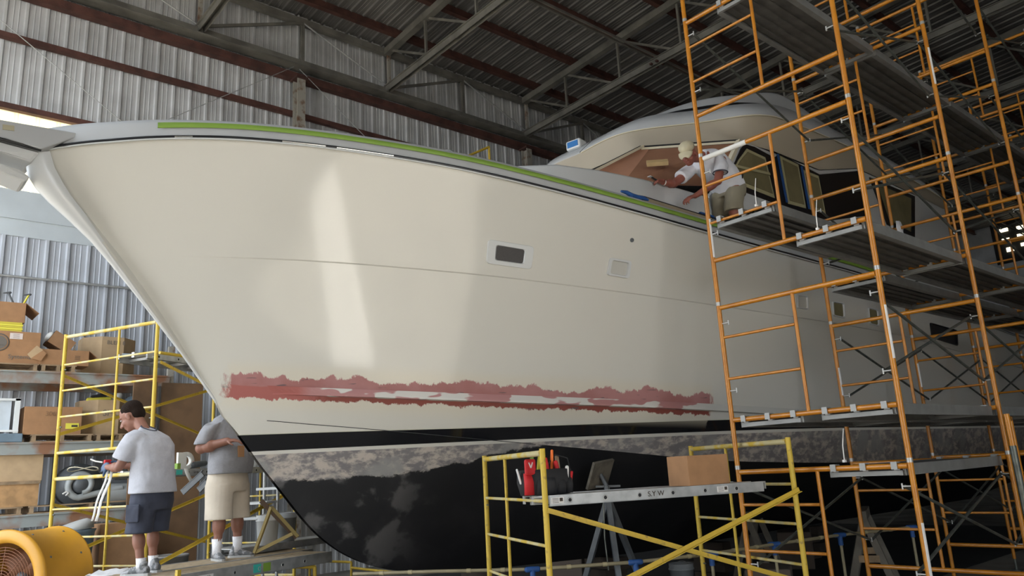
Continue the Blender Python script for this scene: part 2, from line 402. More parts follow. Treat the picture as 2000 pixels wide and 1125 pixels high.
mb = MB(); corrugated(mb, (DOOR_X, WY, 7.9), (1, 0, 0), (0, 0, 1), (0, -1, 0), 6.4 - DOOR_X, 3.8); corrugated(mb, (6.5, WY, 0), (1, 0, 0), (0, 0, 1), (0, -1, 0), 34, 11.7)
mb.box(((6.5 + DOOR_X) / 2, WY + .03, 9.8), (6.5 - DOOR_X, .03, 3.8)); mb.box((26, WY + .03, 5.85), (39, .03, 11.7)); struct(mb.build('wall_back_upper', M_CORR))
RZ = lambda Y: 11.6 + .05 * (14 - Y)
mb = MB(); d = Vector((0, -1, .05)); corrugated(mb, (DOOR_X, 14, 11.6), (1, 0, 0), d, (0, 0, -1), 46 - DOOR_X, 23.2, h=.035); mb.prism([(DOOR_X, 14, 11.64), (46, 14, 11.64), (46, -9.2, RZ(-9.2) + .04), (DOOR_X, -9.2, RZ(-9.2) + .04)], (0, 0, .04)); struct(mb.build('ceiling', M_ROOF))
mb = MB(); mb.box(((FD1 + 46) / 2, -9.1, 6.4), (46 - FD1, .1, 12.9)); mb.box(((FD0 + DOOR_X) / 2, -9.1, 6.4), (FD0 - DOOR_X, .1, 12.9)); mb.box(((FD0 + FD1) / 2, -9.1, (FDH + 12.9) / 2), (FD1 - FD0, .1, 12.9 - FDH)); struct(mb.build('wall_front', M_CORR))
mb = MB(); rows = []
for i in range(40):
    c = Vector((-2.2, -1.4, 0)).lerp(Vector((1.0, 2.6, 0)), i / 39); rows.append([c + Vector((.785, -.62, 0)) * (q - .5) * 1.0 + Vector((0, 0, .012 + .006 * math.sin(i * 1.3 + q * 5))) for q in (0, .2, .4, .6, .8, 1)])
mb.grid(rows); o = mb.build('stripe_reflector', M_PAPER); sd = o.modifiers.new('s', 'SOLIDIFY'); sd.thickness = .004; tag(o, 'long white reflector added unseen on the floor, mirrored as a pale stripe in the hull', 'reflector strip')  # unseen strip added so the hull mirrors a pale stripe
mb = MB(); mb.box((40.15, 2.4, 6.2), (.1, 23.2, 13)); struct(mb.build('wall_right', M_CORR))
mb = MB(); mb.box((DOOR_X, (DOOR_Y0 - 9.1) / 2, 6.2), (.12, DOOR_Y0 + 9.1, 13)); mb.box((DOOR_X, (DOOR_Y1 + 14) / 2, 6.2), (.12, 14 - DOOR_Y1, 13)); mb.box((DOOR_X, (DOOR_Y0 + DOOR_Y1) / 2, (DOOR_H + 12.6) / 2), (.12, DOOR_Y1 - DOOR_Y0, 12.6 - DOOR_H)); struct(mb.build('wall_left', M_CORR))
# far daylight window with broken louvres on the end wall
wn_ = MB()
for k, (yy, zz, a, b) in enumerate(((9.9, 11.3, .36, .16), (10.6, 11.35, .34, .16), (9.95, 10.9, .34, .22), (10.6, 10.85, .3, .2), (9.8, 10.5, .5, .15), (10.5, 10.4, .3, .2), (9.6, 10.1, .3, .25))):
    wn_.box((39.95, yy, zz), (.04, a, b))
struct(wn_.build('window_2', M_PANE)); mb = MB(); mb.box((40.03, 10.2, 10.8), (.06, 1.9, 2.0)); struct(mb.build('trim_4', M_BLACKM))
mb = MB(); mb.box((11, 8.2, .006), (15.6, 7.2, .006)); tag(mb.build('floor_shade_sheet', mat('added dark shade sheet', (.035, .035, .035), .7, noise=.3, nscale=2)), 'added dark shade sheet spread on the floor under the hull', 'shade sheet')  # dark sheet added to stand in for the shade under the hull
# girts
mb = MB(); mb.bar((DOOR_X, WY - .1, 9.18), (46, WY - .1, 9.18), .1, .10); struct(mb.build('trim_2', M_RUST))
mb = MB(); mb.bar((DOOR_X, WY - .1, 7.93), (46, WY - .1, 7.93), .1, .10); struct(mb.build('trim_3', M_RUST))
mb = MB(); mb.path([(DOOR_X, WY - .08, 5.1), (6.3, WY - .08, 5.1)], .022); struct(mb.build('trim_5', M_ALU))
mb = MB(); mb.bar((DOOR_X, WY - .12, 10.02), (46, WY - .12, 10.02), .16, .16); struct(mb.build('trim_6', M_RUST))
# columns
for k, x in enumerate((.06, 6.46, 12.86, 19.26, 25.7)):
    c = thing('steel_column', ('rust-streaked steel wall column %s' % ('left of the bow rail', 'rising behind the green-taped foredeck', 'right of the yellow tube above the deck', 'behind the orange scaffold', 'at the dark far end')[k]), 'column', (x, WY - .25, 0))
    mb = MB(); mb.box((x, WY - .25, 4.95), (.012, .2, 9.9)); mb.box((x, WY - .35, 4.95), (.18, .014, 9.9)); mb.box((x, WY - .15, 4.95), (.18, .014, 9.9)); mb.build('flanged_post', M_RUSTY, c)
    mb = MB(); mb.box((x, WY - .25, 9.92), (.26, .3, .05)); mb.build('cap_plate', M_RUST, c)
# longitudinal girder along the wall
g = thing('wall_girder', 'long lattice steel girder running along the back wall under the roof', 'girder', (-2.3, WY - .28, 10.1))
mb = MB(); mb.bar((-2.3, WY - .2, 10.28), (45, WY - .2, 10.28), .16, .2); mb.box((21.35, WY - .34, 10.19), (47.3, .14, .02)); mb.build('bottom_chord', M_STEEL, g)
mb = MB(); mb.bar((-2.3, WY - .2, 11.32), (45, WY - .2, 11.32), .12, .14); mb.build('top_chord', M_STEEL, g)
xs = [.1 + 2.14 * k for k in range(-1, 14)]
for k, x in enumerate(xs):
    mb = MB(); mb.bar((x, WY - .25, 10.36), (x, WY - .25, 11.28), .07, .07, (1, 0, 0)); mb.build('post', M_RUSTY if k % 2 else M_STEEL, g)
    if k < len(xs) - 1:
        mb = MB(); up = k % 2 == 0
        if up: mb.tube((x, WY - .3, 11.25), (x + 2.14, WY - .3, 10.38), .018)
        else: mb.bar((x, WY - .3, 10.38), (x + 2.14, WY - .3, 11.25), .04, .06)
        mb.build('diagonal', M_ALU if up else M_STEEL, g)
# purlins (parallel to the boat)
ORDN = ['first', 'second', 'third', 'fourth', 'fifth', 'sixth', 'seventh', 'eighth', 'ninth', 'tenth', 'eleventh', 'twelfth', 'thirteenth', 'fourteenth', 'fifteenth']
for k in range(15):
    y = 13.25 - 1.38 * k; z = RZ(y) - .12
    mb = MB(); mb.bar((-2.3, y, z), (45.8, y, z), .07, .2); mb.bar((-2.3, y - .04, z - .1), (45.8, y - .04, z - .1), .1, .015)
    tag(mb.build('roof_purlin', M_RUST), 'dark red roof purlin under the sheets, %s from the back wall' % ORDN[k], 'purlin', 'roof purlins')
# transverse trusses
WH = ('crossing the top left corner', 'landing right of the first roof bay', 'landing above the yellow tube', 'behind the orange scaffold top', 'second behind the scaffold', 'third behind the scaffold', 'far end of the shed', 'last in the dark')
for k, x in enumerate((4.4, 8.6, 12.85, 17.1, 21.3, 25.6, 29.8)):
    t = thing('roof_truss', 'grey steel roof truss spanning the shed, %s' % WH[k], 'truss', (x, 13.7, 10.3))
    yb = lambda y: 10.32 + .012 * (13.8 - y)
    yt = lambda y: 11.28 + .05 * (13.8 - y)
    mb = MB()
    for s in (-.055, .055): mb.bar((x + s, 13.72, yb(13.7)), (x + s, -9, yb(-9)), .012, .14); 
    mb.bar((x, 13.72, yb(13.7) + .07), (x, -9, yb(-9) + .07), .2, .014); mb.build('bottom_chord', M_STEEL, t)
    mb = MB(); mb.bar((x, 13.72, yt(13.7)), (x, -9, yt(-9)), .14, .16); mb.build('top_chord', M_STEEL, t)
    y = 13.6; i = 0
    while y > -8:
        if i: mb = MB(); mb.bar((x, y, yb(y)), (x, y, yt(y)), .05, .05, (1, 0, 0)); mb.build('post', M_STEEL, t)
        mb = MB(); mb.bar((x + .02, y - .08, yt(y) - .05), (x + .02, y - 1.55, yb(y - 1.6) + .08), .04, .05); mb.build('diagonal', M_STEEL, t)
        y -= 1.76 if i else 1.45; i += 1
b_ = thing('roof_tie', 'long double angle tie running under the roof trusses above the foredeck', 'tie', (8.6, 9.32, 10.45))
mb = MB()
for s in (-.05, .05): mb.bar((-2.3, 9.32 + s, 10.47), (44, 9.32 + s, 10.47), .03, .05)
mb.build('angle_pair', M_STEEL, b_)
mb = MB()
for s in (-1, 1):
    for q in (-1, 1): mb.box((12.85 + s * .1, 9.32 + q * .08, 10.33), (.07, .05, .04))
mb.build('bolt_plate', M_RUST, b_)
def cable(name, pts, label, r=.008):
    mb = MB(); mb.path(pts, r, 6); return tag(mb.build(name, M_ALU), label, 'cable')
cable('brace_rod', [onY(0, 38, 13.75), onY(245, 243, 13.75)], 'thin bracing rod slanting down across the upper wall at far left')
cable('brace_rod', [onY(575, 130, 13.75), onY(288, 250, 13.75)], 'thin bracing rod slanting from the wall column down to the bow')
cable('brace_rod', [onY(585, 135, 13.75), onY(735, 290, 13.75)], 'thin bracing rod slanting down to the right of the rusty wall column')

# ================================================================== the motor yacht
YC, XA = 7.1, 20.0
def half(X, x0, xe, bm, p): return bm * (1 - max(0, min(1, (xe - X) / (xe - x0))) ** p)
CUR = {
 'sheer': ((.95, 8.6, 2.62, 2.3), [(.95, 4.53), (1.23, 4.59), (1.5, 4.63), (1.84, 4.65), (2.23, 4.64), (2.68, 4.62), (3.02, 4.57), (3.47, 4.52), (3.94, 4.47), (4.55, 4.375), (5.06, 4.30), (5.63, 4.225), (6.2, 4.155), (6.9, 4.095), (7.6, 4.055), (8.75, 4.045), (10, 4.045), (11.14, 4.02), (12.14, 3.94), (14, 3.77), (16.7, 3.61), (20, 3.5)]),
 'knuckle': ((1.62, 9.4, 2.58, 2.1), [(1.62, 3.66), (2.19, 3.69), (3.18, 3.63), (4.28, 3.55), (5, 3.48), (6, 3.41), (7.12, 3.35), (8.99, 3.3), (12, 3.25), (20, 3.1)]),
 'strake': ((2.5, 9.8, 2.5, 2.0), [(2.5, 2.55), (2.96, 2.5), (3.77, 2.43), (4.48, 2.375), (5.43, 2.31), (7.17, 2.21), (8.47, 2.14), (12, 2.08), (20, 2.0)]),
 'chine': ((2.62, 10.5, 2.4, 1.9), [(2.62, 2.33), (2.78, 2.29), (3.76, 2.16), (4.58, 2.04), (5.01, 1.98), (6.65, 1.77), (7.37, 1.68), (9.01, 1.59), (11.71, 1.52), (14.34, 1.48), (20, 1.45)]),
 'keel': ((2.62, 2.8, .03, 1.0), [(2.62, 2.33), (2.78, 2.16), (2.9, 1.98), (2.96, 1.9), (3.16, 1.67), (3.37, 1.41), (3.48, 1.28), (3.71, 1.08), (3.96, .93), (4.22, .83), (4.43, .77), (4.94, .69), (5.56, .65), (6.83, .60), (8.25, .55), (20, .5)])}
NS = 150
VK = [(0, .41), (.102, .422), (.146, .435), (.252, .448), (.34, .441), (.388, .438), (.445, .426), (.512, .40), (.606, .383), (.665, .386), (.731, .376), (1, .37)]
def surf(t, v):
    P = cpt('sheer', t).lerp(cpt('strake', t), v); P.y += .07 * math.sin(PI * v) * max(0, 1 - t * 1.3); return P
def vk(t): return sum(table(VK, min(1, max(0, t + k * .015))) for k in range(-4, 5)) / 9
def cpt(name, t):
    par, tb = CUR[name]; X = par[0] + (XA - par[0]) * t ** 1.8; return Vector((X, YC - max(half(X, *par), .012), table(tb, X)))
def smooth_table(name, w=.35):
    """soften the corners of a measured height curve"""
    par, tb = CUR[name]; xs_ = [tb[0][0] + (tb[-1][0] - tb[0][0]) * (i / 240) ** 1.4 for i in range(241)]
    out = []
    for x in xs_:
        ww = min(w, x - tb[0][0], tb[-1][0] - x); out.append((x, sum(table(tb, x + ww * k / 4) for k in range(-4, 5)) / 9))
    CUR[name] = (par, out)
for nm, w in (('sheer', .5), ('knuckle', .6), ('strake', .6), ('chine', .5), ('keel', .12)): smooth_table(nm, w)
TS = [i / NS for i in range(NS + 1)]
yacht = thing('motor_yacht', 'large off-white motor yacht being repainted, bow to the left, hauled out in the shed', 'boat', (8, 7.1, 0))
def hull_rows(seq, fade=True):
    rows = []; uvs = []
    for (a, b_, n, step_) in seq:
        for j in range(n + (1 if (a, b_, n, step_) == seq[-1] else 0)):
            v = j / n; row = []; uvr = []
            for t in TS:
                if a == 'sheer': P = surf(t, v * vk(t)); P.y -= (.012 * min(1, max(0, (t - .13) / .1))) * v ** 3
                elif a == 'knuckle': P = surf(t, vk(t) + .004 + v * (1 - vk(t) - .004))
                else: P = cpt(a, t).lerp(cpt(b_, t), v)
                row.append(P); uvr.append((P.x, P.z - table(CUR['strake'][1], P.x)))
            rows.append(row); uvs.append(uvr)
        if step_:
            row = []; uvr = []
            for t in TS:
                P = surf(t, vk(t)); P.y -= .012 * min(1, max(0, (t - .13) / .1)); row.append(P); uvr.append((P.x, P.z - table(CUR['strake'][1], P.x)))
            rows.append(row); uvs.append(uvr)
    return rows, uvs
def mirror(rows): return [[Vector((p.x, 2 * YC - p.y, p.z)) for p in r][::-1] for r in rows]
def hull_part(name, seq, mt):
    rows, uvs = hull_rows(seq); mb = MB(); uv = []; n1 = seq[0][2]
    cuts = [(0, len(rows))] if not seq[0][3] else [(0, n1 + 1), (n1, n1 + 2), (n1 + 1, len(rows))]
    for f in (lambda r: r, mirror):
        for a, b in cuts:
            mb.grid(f(rows[a:b]))
            for r in uvs[a:b]: uv += r if f is not mirror else r[::-1]
    return mb.build(name, mt, yacht, uv=uv), rows
topside, trows = hull_part('hull_topside', [('sheer', 'knuckle', 8, True), ('knuckle', 'strake', 8, False), ('strake', 'chine', 5, False)], hull_material(False))
hbot, brows = hull_part('hull_bottom', [('chine', 'keel', 10, False)], hull_material(True))
# UV/height use the boat's own frame: object coordinates start at (8, 7.1, .6)
BV = BVHTree.FromPolygons([p for r in trows for p in r], [[i * (NS + 1) + k, i * (NS + 1) + k + 1, (i + 1) * (NS + 1) + k + 1, (i + 1) * (NS + 1) + k] for i in range(len(trows) - 1) for k in range(NS)])
def hull_hit(x, y):
    p, n_, i, d_ = BV.ray_cast(CAM, ray(x, y).normalized()); return p, (n_ if n_.y < 0 else -n_)
mb = MB(); tr = [r[-1] for r in trows] + [r[-1] for r in brows]; mb.add(tr + [Vector((p.x, 2 * YC - p.y, p.z)) for p in tr][::-1], [list(range(2 * len(tr)))]); mb.build('transom', M_WHITE, yacht)
# stem: rounded bright nosing
stem = [(.93, 4.50, .12), (.97, 4.36, .125), (1.04, 4.25, .12), (1.13, 4.15, .105), (1.27, 4.02, .085), (1.45, 3.84, .055), (1.62, 3.64, .036), (1.82, 3.4, .024), (2.03, 3.14, .019), (2.24, 2.88, .016), (2.5, 2.53, .014), (2.77, 2.185, .011)]
mb = MB(); rows = []
for x, z, r in stem:
    rows.append([Vector((x + r * .7 - math.cos(a) * r * 1.0 , YC + math.sin(a) * r, z + math.cos(a) * r * -.35)) for a in [PI * (k / 12 - .5) * 1.25 for k in range(13)]])
mb.grid(rows); mb.build('stem_nosing', M_WHITE, yacht)
# bow pulpit
pu = [onY(-150, 201, 6.9), onY(0, 233, 6.9), onY(165, 262, 6.9), onY(82, 291, 6.9), onY(0, 270, 6.9), onY(-150, 232, 6.9)]
mb = MB(); mb.prism(pu, (0, .42, 0)); pul = mb.build('bow_pulpit', M_CAP, yacht, bevel=.01)
mb = MB(); a, b, c = onY(-150, 233, 6.89), onY(0, 271, 6.89), onY(80, 293, 6.93); mb.path([a, b, c], .014); mb.build('rubber_edge', M_BLACK, pul)
mb = MB(); mb.bar(b + Vector((.02, -.015, .002)), c - Vector((.06, .015, -.002)), .006, .012); mb.build('chrome_insert', M_CHROME, pul)
mb = MB(); e = [onY(x, y, 6.895) for x, y in ((5, 243), (28, 246), (28, 256), (5, 253))]; mb.prism(e, (0, -.004, 0)); mb.build('sticker', mat('faded sticker', (.42, .38, .26), .7), pul)
mb = MB(); mb.prism([onY(-150, 236, 6.92), onY(0, 276, 6.92), onY(78, 297, 6.95), onY(60, 318, 6.98), onY(0, 297, 6.94), onY(-150, 255, 6.94)], (0, .36, 0)); mb.build('pulpit_upper_arm', M_WHITE, yacht, bevel=.02)
mb = MB(); mb.prism([onY(-150, 272, 6.95), onY(0, 319, 6.95), onY(38, 330, 6.98), onY(60, 345, 7.0), onY(48, 356, 7.0), onY(0, 336, 6.97), onY(-150, 290, 6.97)], (0, .3, 0)); mb.build('pulpit_lower_arm', M_WHITE, yacht, bevel=.02)
# gunwale cap, rub rail, deck
def off_row(dz, dy, bow=0.):
    r = []
    for t in TS:
        P = cpt('sheer', t); k = max(0, 1 - (P.x - .95) / 1.2); P.z += dz + bow * k; P.y = min(P.y + dy, YC - .005); r.append(P)
    return r
mb = MB(); rows = [off_row(.012, -.002), off_row(.06, .004), off_row(.14, .02, .02), off_row(.175, .04, .03), off_row(.182, .075, .03), off_row(.17, .12, .02), off_row(.06, .14), off_row(.05, 3)]
mb.grid(rows); mb.grid(mirror(rows)); mb.build('gunwale_and_deck', M_CAP, yacht)
mb = MB()
pp = [cpt('sheer', t) + Vector((0, -.012, 0)) for t in TS]; mb.path(pp, .015, 8); mb.path([Vector((p.x, 2 * YC - p.y, p.z)) for p in pp], .015, 8); rub = mb.build('rub_rail', M_BLACK, yacht)
for x0, x1 in ((2.62, 3.02), (3.04, 3.5), (1.85, 2.05)):
    mb = MB(); q = [p + Vector((0, -.014, -.004)) for p in pp if x0 <= p.x <= x1]; mb.path(q, .009, 6); mb.build('chrome_insert', M_CHROME, rub)
mb = MB(); q = [p + Vector((0, -.008, -.018)) for p in pp]; mb.path(q, .008, 6); mb.build('white_lip', M_WHITE, rub)
i0 = next(i for i, t in enumerate(TS) if cpt('sheer', t).x > 1.72)
def tape_row(dz, dy):
    r = off_row(dz, dy, .02 if dz > .1 else 0)[i0:]; return r
mb = MB(); mb.grid([tape_row(.088, -.006), tape_row(.092, -.012), tape_row(.136, -.002), tape_row(.140, .008)]); mb.build('green_tape', M_GREEN, yacht)
# spray rail (strake)
rows = []
for dz, dy in ((.075, .0), (.012, -.045), (.0, -.045), (-.006, .004)):
    r = []
    for t in TS:
        P = cpt('strake', t)
        if P.x < 2.95: continue
        if P.x < 3.0: f = 0
        else: f = min(1, (P.x - 3.0) / .6)
        if P.x > 13: continue
        P.z += dz; P.y += dy * f - .003
        if dz > .05:
            K = cpt('knuckle', t); Q = cpt('strake', t); P = Q.lerp(K, dz / (K.z - Q.z)) + Vector((0, -.003, 0))
        r.append(P)
    rows.append(r)
mb = MB(); mb.grid(rows, False)
def strake_mat():
    m = bpy.data.materials.new('patchy pink filler on strake'); m.use_nodes = True; n = m.node_tree.nodes; l = m.node_tree.links; b = n['Principled BSDF']; b.inputs['Roughness'].default_value = .45
    tc = n.new('ShaderNodeTexCoord'); mp = n.new('ShaderNodeMapping'); mp.inputs['Scale'].default_value = (1, 1, 3); l.new(tc.outputs['Object'], mp.inputs[0])
    t = n.new('ShaderNodeTexNoise'); t.inputs['Scale'].default_value = 3.2; l.new(mp.outputs[0], t.inputs['Vector'])
    r = n.new('ShaderNodeValToRGB'); r.color_ramp.elements[0].position = .50; r.color_ramp.elements[1].position = .53
    r.color_ramp.elements[0].color = (.42, .20, .195, 1); r.color_ramp.elements[1].color = (.62, .60, .56, 1)
    l.new(t.outputs['Fac'], r.inputs['Fac'])
    sx = n.new('ShaderNodeSeparateXYZ'); l.new(tc.outputs['Object'], sx.inputs[0])
    mr = n.new('ShaderNodeMapRange'); mr.inputs['From Min'].default_value = -1.02; mr.inputs['From Max'].default_value = -.98; l.new(sx.outputs['X'], mr.inputs['Value'])
    mx = n.new('ShaderNodeMix'); mx.data_type = 'RGBA'; l.new(mr.outputs[0], mx.inputs[0]); l.new(r.outputs['Color'], mx.inputs[6]); mx.inputs[7].default_value = (.60, .59, .55, 1)
    ml = n.new('ShaderNodeMapRange'); ml.inputs['From Min'].default_value = -4.75; ml.inputs['From Max'].default_value = -4.85; l.new(sx.outputs['X'], ml.inputs['Value'])
    m2 = n.new('ShaderNodeMix'); m2.data_type = 'RGBA'; l.new(ml.outputs[0], m2.inputs[0]); l.new(mx.outputs[2], m2.inputs[6]); m2.inputs[7].default_value = (.38, .115, .10, 1)
    me_ = n.new('ShaderNodeMapRange'); me_.inputs['From Min'].default_value = -5.3; me_.inputs['From Max'].default_value = -5.34; l.new(sx.outputs['X'], me_.inputs['Value'])
    m3_ = n.new('ShaderNodeMix'); m3_.data_type = 'RGBA'; l.new(me_.outputs[0], m3_.inputs[0]); l.new(m2.outputs[2], m3_.inputs[6]); m3_.inputs[7].default_value = (.65, .63, .575, 1)
    l.new(m3_.outputs[2], b.inputs['Base Color']); return m
mb.build('spray_rail', strake_mat(), yacht)
mb = MB(); mb.path([cpt('chine', t) + Vector((0, -.001, 0)) for t in TS if 2.95 < cpt('chine', t).x < 5.3], .0035, 6); mb.build('chine_line', M_BLACK, yacht)  # thin black tube drawn along the chine in place of its small step
# ports in the starboard side
def port(name, tl, tr_, br, bl, depth=.02, rim=.03, pane=None, parent=yacht, rimmat=M_WHITE, label=None):
    P = [hull_hit(*q) for q in (tl, tr_, br, bl)]; nn = sum((p[1] for p in P), Vector()).normalized(); P = [p[0] for p in P]
    c = sum(P, Vector()) / 4; out = nn * depth
    def rr(f, lift, rad=.18, n=5):
        """rounded quad"""
        res = []; Q = [c + (p - c) * f + nn * lift for p in P]
        for i in range(4):
            A, B, C_ = Q[i - 1], Q[i], Q[(i + 1) % 4]; a = B + (A - B).normalized() * min((A - B).length, (C_ - B).length) * rad; b = B + (C_ - B).normalized() * min((A - B).length, (C_ - B).length) * rad
            for k in range(n + 1):
                t = k / n; res.append(a.lerp(B, t).lerp(B.lerp(b, t), t))
        return res
    w_ = (P[1] - P[0]).length; f2 = 1 - 2 * rim / min(w_, (P[3] - P[0]).length)
    mb = MB(); mb.grid([rr(1, .001), rr(1, depth * .7), rr(.985, depth), rr(f2, depth), rr(f2 * .97, depth * .6), rr(f2 * .93, .003)], False, True); fr = mb.build(name, rimmat, parent)
    if label: fr['label'] = label
    mb = MB(); q = rr(f2 * .93, .004); mb.add(q, [list(range(len(q)))]); mb.build('pane' if pane is M_PATCH else 'recess', pane or M_WHITE, fr)
    return fr
port('hull_window', (953, 467), (1043, 482), (1037, 526), (949, 514), .016, .04, M_PATCH, label='rectangular hull window with white rounded frame and dark mesh')
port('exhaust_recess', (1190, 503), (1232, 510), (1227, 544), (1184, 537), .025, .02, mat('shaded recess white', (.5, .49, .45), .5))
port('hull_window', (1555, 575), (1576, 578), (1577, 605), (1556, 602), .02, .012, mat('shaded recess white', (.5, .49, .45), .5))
port('hull_window', (1624, 588), (1647, 592), (1649, 622), (1626, 617), .02, .012, M_MASK)
port('hull_window', (1694, 600), (1713, 604), (1716, 638), (1697, 633), .02, .012, M_MASK)
port('hull_window', (1815, 630), (1868, 645), (1870, 676), (1819, 660), .02, .01, M_BLACK, rimmat=M_BLACK)
p, n_ = hull_hit(1234, 469); mb = MB(); mb.lathe(p, [(.022, 0), (.022, .008), (.012, .01), (.011, .004), (.001, .004)], 16, n_); mb.build('drain_fitting', M_GREYM, yacht)
# ------------- superstructure
def mir(p): return Vector((p[0], 2 * YC - p[1], p[2]))
def side_prism(name, poly, th, mt, both=True, parent=yacht):
    """polygon in a near-vertical plane with thickness th inboard, on both sides of the boat"""
    mb = MB(); mb.prism(poly, (0, th, 0))
    if both: mb.prism([mir(p) for p in poly], (0, -th, 0))
    return mb.build(name, mt, parent)
TK = [(4.55, 7.1, 4.76), (4.85, 5.75, 4.76), (5.0, 5.45, 4.76), (5.3, 5.21, 4.76), (5.8, 5.07, 4.76), (6.4, 4.98, 4.76), (7.0, 4.94, 4.76), (7.9, 4.92, 4.76)]
mb = MB(); up = [Vector(p) for p in TK]; lo = [Vector((p.x - .03, p.y - .07 if p.y < 7 else p.y, 4.15)) for p in up]; inn = [Vector((max(p.x, 4.9), YC, 4.80)) for p in up]
rows = [lo, [p + Vector((0, -.004, -.03)) for p in up], [p + Vector((.01, .025, .0)) for p in up], inn]; mb.grid(rows); mb.grid(mirror(rows)); mb.build('cabin_trunk', M_WHITE, yacht)
# wheelhouse side walls
WS = [(7.55, 4.15), (7.55, 4.76), (7.84, 5.0), (8.47, 5.72), (10.5, 5.76), (11.8, 6.08), (15.3, 6.08), (15.3, 4.0)]
hs = [Vector((x, 4.95 - (0.02 if z < 4.8 else 0), z)) for x, z in WS]
side_prism('house_side', hs, .06, M_WHITE, False); side_prism('house_side', [mir(p) for p in hs], -.06, M_WHITE, False)
# windscreen: centre pane, starboard and port panes, raked
Wt = [Vector((7.62, 5.94, 5.76)), Vector((8.47, 5.0, 5.72))]; Wb = [Vector((6.35, 5.94, 5.02)), Vector((7.84, 4.96, 4.98))]
c0t, c0b = Vector((7.62, YC, 5.76)), Vector((6.35, YC, 5.02))
def quad_slab(mb, a, b, c, d, th):
    n_ = (b - a).cross(d - a).normalized() * th; mb.prism([a, b, c, d], n_)
mb = MB()
for f in (lambda p: p, mir):
    quad_slab(mb, f(c0t), f(Wt[0]), f(Wb[0]), f(c0b), .02)
mb.build('centre_windscreen_cover', M_PLYP, yacht)
ws = None
for f, s in ((lambda p: p, 1), (mir, -1)):
    mb = MB(); A, B, C_, D = f(Wt[0]), f(Wt[1]), f(Wb[1]), f(Wb[0]); m0, m1 = A.lerp(B, .10), D.lerp(C_, .32); quad_slab(mb, m0, B, C_, m1, .02 * s); o = mb.build('side_windscreen_cover', M_PLYW, yacht)
    mb = MB(); quad_slab(mb, A, m0, m1, D, .018 * s); mb.build('filler_panel', M_PLYP, o)
    if s == 1:
        n_ = (B - A).cross(D - A).normalized(); n_ = n_ if n_.y < 0 else -n_; c = onY(1284, 327, 5.45)
        # block nailed to the sheet
        t = (c - A).dot(n_); c = c - n_ * t; u = (B - A).normalized(); v = n_.cross(u)
        mb = MB(); mb.box(c + n_ * .03, (.26, .1, .05), M=Matrix((u, v, n_)).transposed()); mb.build('wood_block', M_PINE, o)
    mb = MB(); mb.bar(A + Vector((-.01, -.01 * s, .03)), D + Vector((-.03, -.01 * s, .03)), .03, .02); mb.build('black_edge', M_BLACK, o)
    mb = MB(); mb.bar(A + Vector((-.0, -.05 * s, .02)), D + Vector((-.02, -.05 * s, .02)), .04, .03); mb.build('cream_mullion', M_CREAM, o)
    mb = MB(); mb.bar(A + Vector((-.01, -.02 * s, .02)), B + Vector((-.01, -.02 * s, .015)), .02, .022); mb.bar(A + Vector((-.01, -.02 * s, -.035)), B + Vector((-.01, -.02 * s, -.03)), .02, .014); mb.build('black_header', M_BLACK, o)
    mb = MB(); mb.bar(A + Vector((-.01, -.025 * s, -.01)), B + Vector((-.01, -.025 * s, -.01)), .02, .03); mb.build('cream_header', M_CREAM, o)
    mb = MB(); mb.bar(B + Vector((-.02, -.02 * s, 0)), C_ + Vector((-.02, -.02 * s, 0)), .06, .05); mb.build('corner_post', M_CREAM, o)
# side glazing on plane Y 4.95
def sp(poly, y=4.94): return [Vector((x, y, z)) for x, z in poly]
sw = side_prism('side_window_band', sp([(7.92, 5.0), (8.2, 5.32), (8.42, 5.60), (8.52, 5.68), (8.75, 5.70), (9.22, 5.66), (9.4, 5.75), (10.48, 5.69), (11.83, 6.05), (12.0, 6.0), (11.85, 5.3), (10.52, 4.98), (9.3, 4.96)], 4.935), .03, M_BLACK, False)
def masked(poly, label=None, inset=.05):
    side = side_prism('masked_window', sp(poly, 4.928), .01, M_MASKT, False, sw)
    cx = sum(p[0] for p in poly) / len(poly); cz = sum(p[1] for p in poly) / len(poly)
    w = max(p[0] for p in poly) - min(p[0] for p in poly); h = max(p[1] for p in poly) - min(p[1] for p in poly)
    side_prism('masking_paper', sp([(cx + (x - cx) * (1 - 2 * inset / w), cz + (z - cz) * (1 - 2 * inset / h)) for x, z in poly], 4.92), .008, M_MASK, False, side)
    return side
masked([(8.02, 5.07), (8.3, 5.40), (8.54, 5.62), (8.98, 5.60), (9.08, 5.04)])
masked([(9.42, 5.03), (9.38, 5.72), (9.86, 5.70), (9.90, 5.05)])
masked([(10.02, 5.06), (9.97, 5.65), (10.42, 5.65), (10.46, 5.07)])
mb = MB(); mb.bar((9.3, 4.915, 5.72), (9.36, 4.915, 5.03), .02, .03); mb.build('blue_tape', M_BLUET, sw); mb = MB(); mb.bar((9.92, 4.915, 5.68), (9.96, 4.915, 5.05), .02, .03); mb.build('blue_tape', M_BLUET, sw)
mb = MB(); mb.bar((8.12, 4.91, 5.28), (9.0, 4.91, 5.36), .02, .035); mb.build('tape_strip', M_MASKT, sw)
ag = side_prism('aft_window', sp([(12.2, 6.02), (13.95, 6.04), (13.6, 5.2), (12.55, 5.27)], 4.93), .03, M_BLACK, False)
side_prism('masking_paper', sp([(12.42, 5.95), (13.75, 5.96), (13.47, 5.3), (12.67, 5.36)], 4.925), .02, M_MASK, False, ag)
# aft house cladding and roof edge
mb = MB(); mb.box((15.3, YC, 5.05), (.08, 4.3, 2.1)); mb.build('house_aft_bulkhead', M_WHITE, yacht)
